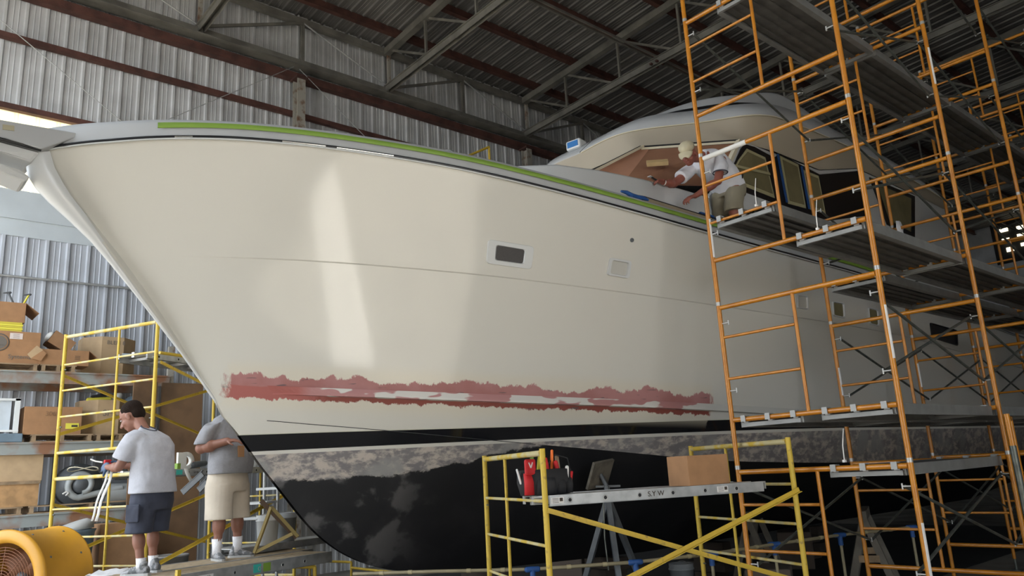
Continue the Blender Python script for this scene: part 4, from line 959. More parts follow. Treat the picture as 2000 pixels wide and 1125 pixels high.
# small yellow rail frame low behind the plank's end
def simple_frame(name, pts, r, m, label, cat):
    t = thing(name, label, cat, pts[0][0])
    for a, b in pts: mb = MB(); mb.tube(a, b, r); mb.build('tube', m, t)
    return t
a0, a1 = onZ(605, 1095, .78), onZ(686, 1098, .78)
simple_frame('yellow_stand', [(a0 + Vector((0, 0, -.78)), a0), (a0, a1), (a1, a1 + Vector((0, 0, -.78))), (a1 + Vector((0, 0, -.06)), onZ(770, 1118, .70))], .014, M_YELLOW, 'low yellow tube stand on the floor beside the tip of the men\'s plank', 'stand')
mb = MB(); mb.bar(onD(510, 978, 8.3), onD(580, 1050, 8.3), .03, .05); tag(mb.build('strut', mat('dark strut', (.10, .06, .035), .7)), 'dark slanting strut falling right beneath the yacht forefoot', 'strut')
t = thing('folding_trestle', 'olive A-shaped folding trestle right of the man in cream shorts', 'trestle', onD(500, 1085, 8.2))
for a, b in (((497, 1080), (530, 990)), ((500, 1078), (572, 1042)), ((530, 990), (582, 1048))):
    mb = MB(); mb.bar(onD(*a, 8.2), onD(*b, 8.2), .025, .035); mb.build('rail', mat('olive painted steel', (.26, .19, .06), .6), t)
# yellow tubing standing behind the foredeck
Y0 = 10.9; a, b = onY(955, 287, Y0), onY(890, 315, Y0)
simple_frame('guard_rail', [(a, b), (a, Vector((a.x, a.y, 0))), (b, Vector((b.x, b.y, 0)))], .024, M_YELLOW, 'yellow guard rail corner rising behind the foredeck', 'guard rail')

# ================================================================== pallet rack along the back wall
RY = 12.62; RD = .93
S1, S2, S3 = 3.43, 2.44, 1.47
rack = thing('pallet_rack', 'rusty grey pallet rack against the back wall loaded with cartons and machines', 'rack', (1.5, RY + .5, 0))
for z in (S1, S2, S3):
    for y in (RY - .03, RY + RD):
        mb = MB(); mb.box((1.0, y, z - .085), (5.6, .05, .17)); mb.box((1.0, y - .02 if y < 13 else y + .02, z - .012), (5.6, .06, .02)); mb.build('beam', M_SHELF, rack)
    for k in range(6):
        mb = MB(); mb.box((-1.4 + k * .95, RY + RD / 2, z - .02), (.1, RD - .04, .03)); mb.build('deck_slat', M_PALLET, rack)
for x in (-1.75, 3.82):
    for y in (RY, RY + RD - .02):
        mb = MB(); mb.box((x, y, 1.95), (.09, .07, 3.9)); mb.build('upright', M_RUSTY, rack)
# tall brown boards leaning beside the rack
for x, w, nm_, yy in ((3.42, .34, 'left', 12.45), (3.98, .62, 'right', 12.5)):
    mb = MB(); mb.box((x, yy, 1.66), (w, .05, 3.3)); tag(mb.build('brown_board', M_WOOD), 'tall brown weathered board standing at the end of the rack, %s one' % nm_, 'board')
def pallet(x0, x1, z, label, y=RY - .02, d=1.0):
    t = thing('wooden_pallet', label, 'pallet', ((x0 + x1) / 2, y + d / 2, z))
    mb = MB(); n = 6
    for k in range(n): mb.box(((x0 + x1) / 2, y + .05 + k * (d - .1) / (n - 1), z + .098), (x1 - x0, .10, .018))
    mb.build('top_boards', M_PALLET, t)
    for k in range(3):
        mb = MB(); mb.box((x0 + .04 + k * (x1 - x0 - .08) / 2, y + d / 2, z + .052), (.045, d, .074)); mb.build('stringer', M_PALLET, t)
    for k in (0, 1): mb = MB(); mb.box(((x0 + x1) / 2, y + .05 + k * (d - .1), z + .008), (x1 - x0, .10, .015)); mb.build('bottom_board', M_PALLET, t)
def rect(x0, y0, x1, y1, Y):
    xm = (x0 + x1) / 2; a, b = onY(x0, y1, Y), onY(x1, y1, Y); lo, hi = onY(xm, y1, Y), onY(xm, y0, Y); return a.x, b.x, lo.z, hi.z
# --- shelf 1
pallet(.9, 2.02, S1, 'pallet under the big carton with the round grey logo, top shelf'); pallet(2.04, 2.5, S1, 'pallet under the low open carton, top shelf')
x0, x1, _, z1 = rect(-60, 645, 76, 709, RY); B1 = S1 + .108
c1 = carton('cardboard_box', ((x0 + x1) / 2, RY + .4, B1), (x1 - x0, .75, z1 - B1), 0, 'big carton with a round grey logo and white shipping label on the top shelf', M_CARD)
fy = RY + .4 - .375
def onface(px, py, Y=None): return onY(px, py, (Y or fy) - .004)
c = onface(-2, 668); mb = MB(); mb.lathe(c, [(.125, 0), (.125, .002), (.108, .002)], 28, (0, -1, 0)); mb.build('round_logo', M_LOGO, c1)
mb = MB(); mb.lathe(c, [(.095, 0), (.0, .002)], 28, (0, -1, 0))
for k in range(2): mb.box(c + Vector((0, -.004, .03 - .06 * k)), (.12, .003, .012))
mb.build('logo_disc', M_LOGO, c1)
a, b = onface(20, 650), onface(44, 663); mb = MB(); mb.box((a + b) / 2, (b.x - a.x, .003, a.z - b.z)); lb = mb.build('shipping_label', mat('pinkish label', (.72, .62, .58), .6), c1)
mb = MB()
for k in range(3): mb.box((a + b) / 2 + Vector((0, -.003, .025 - .025 * k)), ((b.x - a.x) * .5, .001, .004))
mb.build('label_print', M_INK, lb)
text_mesh('Systems', .085, onface(15, 699.5), (1, 0, 0), (0, 0, 1), M_LOGO, c1)
x0, x1, z0, z1 = rect(-60, 624, 44, 643, RY); ztop1 = c1.location.z + (rect(-60, 645, 76, 709, RY)[3] - B1)
t = thing('board_stack', 'stack of thin yellow boards under the open carton holding a hammer', 'board stack', ((x0 + x1) / 2, RY + .35, ztop1))
for k in range(5):
    mb = MB(); mb.box(((x0 + x1) / 2 + .01 * (k % 2), RY + .35, ztop1 + .013 + k * .027), (x1 - x0, .6, .024)); mb.build('board', M_YLAB if k % 2 else mat('yellow board edge', (.62, .52, .06), .7), t)
zt2 = ztop1 + .137; x0, x1, z0, z1 = rect(-70, 588, 50, 624, RY)
cb = carton('cardboard_box', ((x0 + x1) / 2, RY + .35, zt2), (x1 - x0, .55, z1 - zt2 + .02), 0, 'open carton at the very top of the stack with a hammer handle sticking out', M_CARD, open_=True, flapm=M_CARDD)
for nm_, a, b, m, L in (('hammer', (44, 597), (56, 577), M_YLAB, 'yellow-handled hammer standing in the topmost open carton'), ('caulking_gun', (26, 592), (17, 573), M_GREYM, 'dark grey tool handle standing in the topmost open carton')):
    A, B_ = onY(*a, RY + .3), onY(*b, RY + .3); t = thing(nm_, L, 'tool', A); A2 = A + (A - B_) * 1.2
    mb = MB(); mb.cap(A2, B_, .016, .013, 8); mb.build('handle', m, t)
    mb = MB(); mb.cap(B_ + Vector((-.06, 0, .0)), B_ + Vector((.02, 0, .015)), .010, .017, 8); mb.build('head', M_GREYM, t)
x0, x1, z0, z1 = rect(76, 683, 173, 711, RY); B2 = S1 + .108
c3 = carton('cardboard_box', ((x0 + x1) / 2, RY + .2, B2), (x1 - x0, .36, z1 - B2), 0, 'low wide open carton with a yellow label on the top shelf', M_CARD, open_=True)
a, b = onY(137, 693, RY + .02), onY(157, 705, RY + .02); mb = MB(); mb.box((a + b) / 2, (b.x - a.x, .003, abs(a.z - b.z))); o = mb.build('yellow_label', M_YLAB, c3)
mb = MB()
for k in range(3): mb.box((a + b) / 2 + Vector((.03, -.003, .025 - .022 * k)), (.07, .001, .008))
mb.build('label_print', M_INK, o)
mb = MB(); q = [onY(53, 692, RY), onY(72, 675, RY), onY(84, 684, RY), onY(62, 702, RY)]; mb.prism(q, (0, -.006, 0)); o = mb.build('hanging_flap', M_CARDL, c3)
mb = MB(); q = [onY(60, 700, RY - .01), onY(84, 684, RY - .01), onY(91, 690, RY - .01), onY(80, 705, RY - .01)]; mb.prism(q, (0, -.006, 0)); mb.build('hanging_flap', M_CARD, c3)
cc_ = onY(108, 680, RY + .35); t = thing('cardboard_box', 'tilted open carton with a white bag inside lying on the low wide carton', 'cardboard box', cc_)
q = [onY(*p, RY + .15) for p in ((77, 672), (84, 655), (105, 652), (128, 671), (126, 683), (98, 682))]
mb = MB(); R = Matrix.Rotation(.55, 3, 'Y'); ct = cc_ + Vector((.04, -.05, .06)); mb.box(ct, (.32, .36, .20), M=R); mb.build('carton_body', M_CARDD, t)
mb = MB(); mb.box(ct + R @ Vector((-.162, 0, 0)), (.004, .33, .17), M=R); o = mb.build('opening', M_BLACKM, t)
mb = MB(); mb.ell(ct + R @ Vector((-.17, -.04, .0)), (.05, .12, .08), R); mb.build('white_bag', M_PAPER, t)
def octo(name, c, r, h, label, m=M_CARDL, open_=True, ang_=PI / 8):
    t = thing(name, label, 'cardboard drum box', c); c = Vector(c)
    P = lambda rr, z: [c + Vector((math.cos(ang_ + k * PI / 4) * rr, math.sin(ang_ + k * PI / 4) * rr, z)) for k in range(8)]
    mb = MB(); mb.grid([P(r, 0), P(r, h), P(r - .012, h), P(r - .012, .01)], False, True); mb.add(P(r, .005), [list(range(8))]); mb.build('carton_body', m, t); return t
x0, x1, z0, z1 = rect(167, 650, 283, 711, RY + .05); B3 = S1 + .01
oc = octo('octagonal_carton', ((x0 + x1) / 2 + .03, RY + .80, B3), (x1 - x0) / 2 * 1.0, z1 - B3, 'large octagonal carton with faint marker writing behind the top plank', M_CARDL)
r_ = (x1 - x0) / 2 * math.cos(PI / 8); fyo = RY + .80 - r_ - .003
text_mesh('BLEM 8', .085, onY(209, 672, fyo) , (1, 0, .0), (0, 0, 1), M_LOGO, oc)
a = onY(250, 696, fyo); mb = MB(); mb.box(a, (.18, .003, .09)); mb.build('pale_blue_label', mat('pale blue label', (.5, .6, .68), .6), oc)
mb = MB(); mb.path([onY(137, 683, RY + .2), onY(141, 672, RY + .2), onY(149, 674, RY + .2), onY(143, 683, RY + .2), onY(150, 686, RY + .2)], .014, 6); tag(mb.build('plastic_scrap', M_PAPER), 'twisted scrap of white plastic sticking up from the low carton', 'plastic scrap')
# --- shelf 2
x0, x1, z0, z1 = rect(-50, 778, 36, 838, RY)
t = thing('white_cabinet', 'white enamel cabinet end standing on a blue-grey steel base on the middle shelf', 'appliance', ((x0 + x1) / 2, RY + .3, S2 + .1))
mb = MB(); mb.box(((x0 + x1) / 2 - .05, RY + .32, (S2 + .14 + z1) / 2 + .02), (x1 - x0 - .1, .5, z1 - S2 - .16)); mb.build('body', mat('pale blue enamel', (.58, .64, .70), .5, noise=.1), t)
mb = MB(); mb.box((x1 - .03, RY + .05, (S2 + .14 + z1) / 2), (.06, .06, z1 - S2 - .12)); mb.box(((x0 + x1) / 2, RY + .05, z1 - .01), (x1 - x0, .06, .03)); mb.box(((x0 + x1) / 2, RY + .04, S2 + .16), (x1 - x0, .06, .03)); mb.build('edge_frame', M_PLAST, t)
x0, x1, z0, z1 = rect(-50, 840, 44, 858, RY)
mb = MB(); mb.box(((x0 + x1) / 2, RY + .3, S2 + .065), (x1 - x0, .6, .12)); tag(mb.build('steel_box', M_BLUEG, bevel=.01), 'blue-grey steel box under the white cabinet on the middle shelf', 'steel box')
pallet(2.0, 2.78, S2, 'pallet under the plain wide carton, middle shelf'); pallet(2.82, 3.5, S2, 'pallet under the octagonal carton, middle shelf')
x0, x1, z0, z1 = rect(43, 794, 157, 845, RY); B = S2 + .108
c4 = carton('cardboard_box', ((x0 + x1) / 2 + .01, RY + .35, B), (x1 - x0, .65, z1 - B), 0, 'plain wide carton with a yellow label on the middle shelf', M_CARD)
a = onY(141, 832, RY + .02); mb = MB(); mb.box(a, (.17, .003, .08)); o = mb.build('yellow_label', M_YLAB, c4); mb = MB(); mb.box(a + Vector((.03, -.003, 0)), (.08, .001, .03)); mb.build('label_print', M_INK, o)
text_mesh('306', .09, onY(88, 812, RY + .02), (1, 0, 0), (0, 0, 1), mat('faded marker', (.26, .15, .08), .8), c4)
x0, x1, z0, z1 = rect(157, 779, 268, 848, RY + .05)
oc2 = octo('octagonal_carton', ((x0 + x1) / 2, RY + .55, S2 + .108), (x1 - x0) / 2, z1 - S2 - .108, 'octagonal carton full of tools behind the head of the man with blue gloves', M_CARDL)
r_ = (x1 - x0) / 2 * math.cos(PI / 8); text_mesh('SHO', .13, onY(200, 812, RY + .55 - r_ - .003), (1, 0, 0), (0, 0, 1), M_LOGO, oc2)
cz = S2 + .108 + (z1 - S2 - .108)
t = thing('angle_grinder', 'yellow and black power tool lying on top of the octagonal carton', 'power tool', (x0 + .25, RY + .4, cz))
mb = MB(); mb.cap((x0 + .15, RY + .35, cz - .0), (x0 + .42, RY + .35, cz + .03), .05, .035); mb.build('body', M_YLAB, t); mb = MB(); mb.cap((x0 + .18, RY + .33, cz + .06), (x0 + .36, RY + .33, cz + .09), .02, .03); mb.build('motor_grip', M_BLACKM, t)
mb = MB(); mb.loft([((x0 + .52, RY + .4, cz - .06), (.07, 0, 0), (0, .07, 0)), ((x0 + .56, RY + .4, cz + .1), (.06, 0, 0), (0, .06, 0)), ((x0 + .57, RY + .4, cz + .13), (.03, 0, 0), (0, .03, 0))], 16); tag(mb.build('white_jug', M_PLAST), 'white plastic jug end poking out of the octagonal carton', 'jug')
mb = MB(); mb.ell((x0 + .82, RY + .45, cz - .02), (.17, .15, .12)); tag(mb.build('grey_dome', M_BLUEG), 'grey rounded lid poking out of the octagonal carton', 'lid')
# --- shelf 3
pallet(.95, 1.98, S3, 'pallet under the two stacked cartons, lower shelf'); pallet(2.05, 3.6, S3, 'pallet under the grey blower, lower shelf')
x0, x1, z0, z1 = rect(-60, 942, 74, 975, RY); zc = onY(20, 941, RY).z; B = S3 + .108
cw = thing('wooden_crate', 'low orange-brown wooden crate on the lower shelf', 'crate', ((x0 + x1) / 2, RY + .35, B)); mb = MB(); mb.box(((x0 + x1) / 2, RY + .35, (B + zc) / 2), (x1 - x0, .7, zc - B)); mb.build('side_boards', mat('orange brown board', (.50, .29, .13), .75, noise=.3, nscale=8), cw)
mb = MB(); mb.box(((x0 + x1) / 2, RY - .012, zc - .02), (x1 - x0 + .02, .02, .04)); mb.build('lid_edge', M_PALLET, cw)
x0, x1, z0, z1 = rect(-60, 884, 82, 940, RY)
carton('cardboard_box', ((x0 + x1) / 2, RY + .36, zc), (x1 - x0, .68, z1 - zc), 0, 'wide faded carton standing on the wooden crate, lower shelf', M_CARDL)
# blower
t = thing('blower', 'grey centrifugal blower with a scroll housing and motor drum on the lower shelf', 'machine', onY(190, 980, RY + .2)); zb = S3 + .12
c = onY(158, 951, RY + .05) + Vector((0, 0, .03)); pts = [(math.cos(a) * (.20 + .035 * a / PI), 0, math.sin(a) * (.20 + .035 * a / PI)) for a in [PI * (-.55 - 1.9 * (1 - k / 24)) for k in range(25)]]
mb = MB(); mb.path([c + Vector(p) for p in pts] + [c + Vector((.55, 0, -.07))], .045, 12); mb.build('scroll_housing', M_LGREY, t)
mb = MB(); mb.ell(c + Vector((0, .02, 0)), (.12, .07, .12)); mb.build('hub_cap', M_GREYM, t)
mb = MB(); mb.lathe(c + Vector((0, .1, 0)), [(.0, 0), (.3, 0), (.3, .25), (0, .25)], 24, (0, 1, 0)); mb.build('back_plate', M_GREYM, t)
mb = MB(); a = onY(205, 965, RY + .15); b = onY(256, 963, RY + .15); mb.tube(a, b, .15, seg=24); mb.build('motor_drum', M_LGREY, t)
mb = MB(); mb.box(((a.x + b.x) / 2 - .25, RY + .35, (zb + a.z) / 2 + .1), (.9, .3, .28)); mb.build('gearbox', M_GREYM, t)
mb = MB(); q = c + Vector((0, -.05, .22)); mb.path([q + Vector((math.cos(k * .5) * .2, math.sin(k * .5) * .12, .03 * math.sin(k))) for k in range(26)], .007, 6); mb.build('pale_cable', M_CREAM, t)
mb = MB(); mb.path([onY(122, 965, RY), onY(130, 960, RY), onY(134, 963, RY), onY(128, 968, RY)], .012, 6); mb.build('bent_wire', M_PAPER, t)
# --- floor level by the rack
c = onY(125, 1052, 11.9); t = thing('blue_bin', 'blue-grey plastic bin with a crumpled pale sheet over it behind the amber fan', 'bin', (c.x, c.y, 0))
mb = MB(); mb.loft([((c.x, c.y, 0), (.27, 0, 0), (0, .25, 0)), ((c.x, c.y, c.z + .06), (.36, 0, 0), (0, .3, 0)), ((c.x, c.y, c.z + .1), (.38, 0, 0), (0, .32, 0))], 20); mb.build('tub', M_BLUEG, t)
mb = MB(); mb.loft([((c.x + .05, c.y, c.z + .10), (.30, 0, .02), (0, .26, 0)), ((c.x + .08, c.y, c.z + .16), (.26, 0, .05), (0, .22, 0)), ((c.x + .12, c.y, c.z + .20), (.14, 0, .04), (0, .14, 0))], 18); mb.build('crumpled_sheet', mat('grey cloth', (.45, .45, .44), .9, bump=.5, bscale=9), t)
c = onY(229, 1035, 12.2); carton('cardboard_box', (c.x, c.y, 0), (.55, .5, c.z + .1), 0, 'dark carton with a white printed panel on the floor behind the navy shorts', M_CARDD)
c = onY(333, 1105, 9.6); mb = MB(); mb.lathe((c.x, c.y, 0), [(.0, 0), (.16, 0), (.19, c.z + .1), (.2, c.z + .1), (.19, c.z + .12), (.175, c.z + .1), (.15, .02)], 20); tag(mb.build('grey_bucket', M_CONC), 'grey bucket on the floor between the two men', 'bucket')
def bucket(name, c, r, h, m, label, z0=0.):
    t = thing(name, label, 'bucket', (c[0], c[1], z0)); c = Vector((c[0], c[1], z0))
    mb = MB(); mb.lathe(c, [(0, 0), (r * .86, 0), (r, h * .8), (r * 1.06, h * .8), (r * 1.06, h * .84), (r, h * .84), (r * 1.02, h), (r * .97, h), (r * .84, .02), (0, .02)], 24); mb.build('pail', m, t)
    mb = MB(); mb.path([c + Vector((math.cos(a) * r * 1.08, 0, h * .82 + math.sin(a) * r * .6)) for a in [PI * k / 10 for k in range(11)]], .004, 6); mb.build('wire_handle', M_PIN, t); return t
# staging under the bow with buckets
shz = onD(520, 1062, 8.9).z
c = onD(545, 1066, 8.9); t, _, _ = plank2((c.x - .6, c.y - .2), (.96, .27), 1.9, .4, shz, 'worn aluminium plank carrying white buckets under the yacht forefoot', hooks=False, holes=False)
for k, (px_, D, m, tx) in enumerate(((522, 8.75, M_PLAST, 'white plastic bucket left of a grey one'), (557, 9.1, mat('grey plastic', (.28, .29, .29), .5), 'grey plastic bucket right of the white one'))):
    c = onD(px_, 1058, D); bucket('bucket', c, .125, .33, m, tx + ' on the plank under the forefoot', shz)
t = thing('shelf_unit', 'thin grey shelf unit with white boards behind the forefoot', 'shelf', Vector((onD(528, 1060, 9.7).x, onD(528, 1060, 9.7).y, 0)))
for k, (zy, x0_, x1_) in enumerate(((955, 510, 545), (983, 486, 520), (1012, 486, 505), (1085, 486, 515))):
    a, b = onD(x0_, zy, 9.6), onD(x1_, zy, 9.6); b.z = a.z; mb = MB(); mb.bar(a, b + (b - a) * .3, .4, .03); mb.build('shelf_board', M_PLAST, t)
for k, xx in enumerate((541, 514)):
    a = onD(xx, 1060, 9.7); mb = MB(); mb.tube((a.x, a.y, 0), (a.x, a.y, 1.95), .02); mb.build('upright', M_ALU, t)
# chute-like bright-edged channels hanging by the table plank
for k, (p_, q_) in enumerate((((356, 962), (396, 925)), ((388, 957), (404, 940)))):
    a, b = onD(*p_, 8.9), onD(*q_, 8.9); mb = MB(); mb.bar(a, b, .02, .07); mb.bar(a + Vector((0, 0, .037)), b + Vector((0, 0, .037)), .03, .008)
    tag(mb.build('steel_channel', M_GREYM), 'slanting steel channel behind the man in cream shorts, %s one' % ('left', 'right')[k], 'channel')
# things on the waist-high table plank
def roll(c, R1, R2, w, axis, name, label, m=M_PAPER):
    mb = MB(); mb.lathe(Vector(c) - Vector(axis).normalized() * w / 2, [(R2, 0), (R1, 0), (R1, w), (R2, w), (R2, 0)], 28, axis); return tag(mb.build(name, m), label, 'tape roll')
tz = 1.925
P = TA + TR @ Vector((0.85, .17, 0)); roll((P.x, P.y, tz + .105), .105, .06, .05, TR @ Vector((.15, 1, 0)), 'masking_roll', 'large white masking roll standing on the waist-high plank')
P = TA + TR @ Vector((0.72, .10, 0)); mb = MB(); mb.box((P.x, P.y, tz + .10), (.13, .03, .2), M=TR); tag(mb.build('paper_packet', M_PAPER), 'white paper packet leaning on the masking roll', 'packet')
P = TA + TR @ Vector((0.62, .08, 0)); mb = MB(); mb.box((P.x, P.y, tz + .035), (.05, .1, .07), M=TR); tag(mb.build('green_tape_roll', M_GREEN), 'small green roll beside the paper packet on the plank', 'tape roll')
P = TA + TR @ Vector((0.65, -.01, 0)); mb = MB(); rows = [[P + TR @ Vector((x_ + sh, -.01 - .01 * i, -.05 * i + .005)) for x_ in (0, .03, .06)] for i, sh in enumerate((0, .01, .03, .06))]; mb.grid(rows); o = mb.build('paper_tail', M_PAPER); sd = o.modifiers.new('s', 'SOLIDIFY'); sd.thickness = .003; tag(o, 'white paper tail hanging over the edge of the waist-high plank', 'paper')
P = TA + TR @ Vector((1.00, .15, 0)); t = thing('cordless_sander', 'dark hand tool with a red button on the waist-high plank', 'power tool', P); mb = MB(); mb.cap(P + TR @ Vector((-.05, 0, .05)), P + TR @ Vector((.14, 0, .07)), .045, .035); mb.build('body', M_GREYM, t); mb = MB(); mb.cap(P + TR @ Vector((-.07, 0, .04)), P + TR @ Vector((-.06, 0, .09)), .02, .02); mb.build('switch', M_RED, t)
P = TA + TR @ Vector((1.95, .12, 0)); mb = MB(); mb.lathe((P.x, P.y, tz), [(0, 0), (.07, 0), (.085, .05), (.085, .13), (.05, .17), (.0, .17)], 20); o = mb.build('paint_tub', M_PLAST); tag(o, 'white and tan tub on the plank end just left of the bow waterline', 'tub')
mb = MB(); mb.box(TA + TR @ Vector((0.60, -.003, -.035)), (.09, .003, .055), M=TR); mb.build('teal_label', M_TEAL, tp)

# ================================================================== amber drum fan
FC = onD(5, 1138, 7.2); fax = Vector((-.80, -.60, 0)); FR = .45
fan = thing('drum_fan', 'big amber yellow drum fan at the bottom left corner', 'fan', (FC.x, FC.y, 0))
mb = MB(); back = -.62; mb.lathe(FC, [(FR, back), (FR + .015, back + .01), (FR + .015, back + .03), (FR, back + .04), (FR, -.04), (FR + .025, -.02), (FR + .03, .0), (FR + .01, .02), (FR - .05, .03), (FR - .09, .015), (FR - .10, -.02), (FR - .015, -.05), (FR - .015, back)], 64, fax); mb.build('housing', M_FAN, fan)
_, fu, fw_ = frame_of(fax)
mb = MB()
for k in range(12):
    r = .03 + k * .026; mb.path([FC + fu * math.cos(a) * r + fw_ * math.sin(a) * r + fax * (.01 + .02 * (1 - r / .33)) for a in [2 * PI * j / 36 for j in range(37)]], .003, 5)
for k in range(8):
    a = PI * k / 4; mb.tube(FC + fax * .03, FC + fu * math.cos(a) * .32 + fw_ * math.sin(a) * .32, .004, seg=6)
mb.build('wire_guard', M_FGRILL, fan)
for k in range(4):
    a = PI * k / 2 + .3; d_ = fu * math.cos(a) + fw_ * math.sin(a); s_ = fax.cross(d_); mb = MB()
    rows = [[FC - fax * .25 + d_ * r + s_ * t_ * (.05 + .12 * r / .3) + fax * t_ * (.06 - .02 * r) for t_ in (-1, -.5, 0, .5, 1)] for r in (.05, .12, .2, .3)]
    mb.grid(rows); o = mb.build('blade', M_FGRILL, fan); sd = o.modifiers.new('s', 'SOLIDIFY'); sd.thickness = .006
mb = MB(); mb.lathe(FC - fax * .35, [(0, 0), (.07, 0), (.07, .14), (.05, .17), (0, .17)], 18, fax); mb.build('motor_hub', M_GREYM, fan)
for s in (-.12, back + .12):
    for q in (-1, 1):
        a = FC + fax * s; mb = MB(); b = a + fax.cross(Vector((0, 0, 1))).normalized() * q * .3; mb.tube(a + (b - a) * .9 - Vector((0, 0, .25)), Vector((b.x, b.y, .04)), .018); mb.build('stand_leg', M_GREYM, fan)
for s in (-.12, back + .12):
    for a_ in (.4, 1.1):
        d_ = Vector((0, 0, 1)) * math.cos(a_) + fax.cross(Vector((0, 0, 1))).normalized() * -math.sin(a_) * 1; mb = MB(); mb.lathe(FC + fax * s + d_.normalized() * FR, [(.012, 0), (.008, .006), (0, .007)], 10, d_); mb.build('rivet', M_GREYM, fan)
# dust sheet heap on its crate next to the fan
c = onD(222, 1128, 7.4); mb = MB(); mb.box((c.x, c.y, (c.z) / 2 - .03), (.55, .5, c.z - .06)); tag(mb.build('support_crate', M_PALLET), 'wooden crate under the white dust sheet', 'crate')
mb = MB(); rows = []
for i in range(9):
    rows.append([Vector((c.x + (i - 4) * .085 + .02 * math.sin(j * 2.1 + i), c.y + (j - 5) * .06, c.z - .05 + .10 * max(0, 1 - ((i - 4) / 4.2) ** 2) * max(0, 1 - ((j - 5) / 5.2) ** 2) + .02 * math.sin(i * 1.9 + j * 1.3) + .012 * math.sin(i * 4 + j * 3))) for j in range(11)])
mb.grid(rows); o = mb.build('dust_sheet', M_CLOTH); sd = o.modifiers.new('s', 'SOLIDIFY'); sd.thickness = .02; tag(o, 'crumpled white dust sheet at the bottom edge beside the amber fan', 'dust sheet')

# ================================================================== boat stand, blocks, pipe barrier, clutter under the hull
t = thing('boat_stand', 'grey tripod boat stand with a square plywood pad under the hull behind the lettered plank', 'boat stand', (5.98, 5.55, 0))
top = onY(1175, 935, 5.6); pad_n = Vector((-.15, -.85, -.52)).normalized(); pu_ = Vector((1, 0, .1)).normalized(); pv = pad_n.cross(pu_).normalized(); pc = onY(1172, 926, 5.55)
mb = MB(); mb.box(pc, (.30, .30, .03), M=Matrix((pu_, pv, pu_.cross(pv))).transposed()); mb.build('plywood_pad', mat('grimy plywood', (.16, .14, .11), .8, noise=.5, nscale=8), t)
base = pc + Vector((.03, -.05, -.12)); dn = Vector((base.x, base.y, 0))
mb = MB(); mb.tube(pc, base, .022); mb.tube(base - Vector((0, 0, 0)), base - Vector((-.02, .0, .35)), .03); mb.build('screw_post', M_GREYM, t)
mb = MB(); mb.bar(base + Vector((-.1, .1, 0)) + RT * .03, base + RT * .14, .02, .02); mb.build('turn_handle', M_GREYM, t)
for a in (onY(1180, 1125, 5.45) * 1, ):
    pass
for k, (dx, dy) in enumerate(((-.25, -.35), (.75, .1), (-.2, .5))):
    mb = MB(); mb.bar(base - Vector((0, 0, .12)), Vector((base.x + dx, base.y + dy, .02)), .05, .05); mb.build('leg', M_GREYM, t)
mb = MB(); mb.path([base + Vector((-.08, -.02, -.05)), base + Vector((-.12, -.03, -.5)), base + Vector((-.1, -.03, -.8))], .008, 6); mb.build('chain', M_GALV, t)
for k, (x, h) in enumerate(((5.6, .64), (7.6, .57), (9.8, .54), (12.5, .53))):
    t = thing('keel_block', 'stack of timber blocks under the keel, %s from the bow' % ('first', 'second', 'third', 'fourth')[k], 'keel block', (x, 7.1, 0), 0, 'keel blocks')
    n = 4
    for j in range(n):
        mb = MB(); mb.box((x, 7.1, h / n * (j + .5)), (.2, .6, h / n - .004) if j % 2 else (.4, .3, h / n - .004)); mb.build('timber', mat('shade-darkened timber', (.06, .045, .035), .9, noise=.3), t)  # timber colour set near black to paint in the shade below the keel
t = thing('pipe_barrier', 'low tan pipe rail with blue tape joints under the hull', 'pipe rail', (5.0, 6, 0))
pts = [onZ(690, 1121, .80), onZ(850, 1116, .80), onZ(1040, 1112, .79), onZ(1241, 1098, .79), onZ(1389, 1082, .79), onZ(1512, 1063, .79), onZ(1640, 1045, .8), onZ(1780, 1030, .8)]
mb = MB(); mb.path(pts, .017, 8); mb.build('top_pipe', M_PVC, t)
for p in pts[2:]:
    mb = MB(); mb.tube((p.x, p.y, 0), p - Vector((0, 0, .06)), .016); mb.build('post', M_PVC, t)
    mb = MB(); mb.cap(p + (pts[3] - pts[2]).normalized() * .05, p - (pts[3] - pts[2]).normalized() * .05, .027, .027); mb.tube(p, p - Vector((0, 0, .11)), .026); mb.build('blue_tape_joint', M_BLUET, t)
for p, q_ in zip(pts, pts[1:]):
    for f_ in (.35, .7):
        m_ = p.lerp(q_, f_); d_ = (q_ - p).normalized(); mb = MB(); mb.tube(m_ - d_ * .02, m_ + d_ * .02, .021); mb.build('coupling', mat('tan coupling', (.45, .38, .22), .5), t)
c = onZ(1330, 1103, .36); bucket('bucket', (c.x, c.y), .16, .38, mat('grey white plastic', (.42, .45, .47), .5), 'grey-white bucket under the yellow crossed braces')
for k, (x_, y_, D, lab) in enumerate(((1700, 1080, 9.5, 'pale sawhorse in the dark under the orange scaffold'), (1480, 1090, 10.5, 'second sawhorse deeper under the hull'))):
    c = onD(x_, y_, D); t = thing('sawhorse', lab, 'sawhorse', (c.x, c.y, 0), .4)
    mb = MB(); mb.box((0, 0, .95), (1.0, .09, .1)); mb.build('top_beam', mat('dull grey timber', (.17, .15, .12), .9, noise=.3), t, False)
    for sx in (-1, 1):
        for sy in (-1, 1): mb = MB(); mb.bar((sx * .4, 0, .92), (sx * .46, sy * .28, .0), .04, .08); mb.build('leg', mat('dull grey timber', (.17, .15, .12), .9), t, False)
        mb = MB(); mb.bar((sx * .43, -.15, .45), (sx * .43, .15, .45), .03, .08); mb.build('spreader', M_PALLET, t, False)
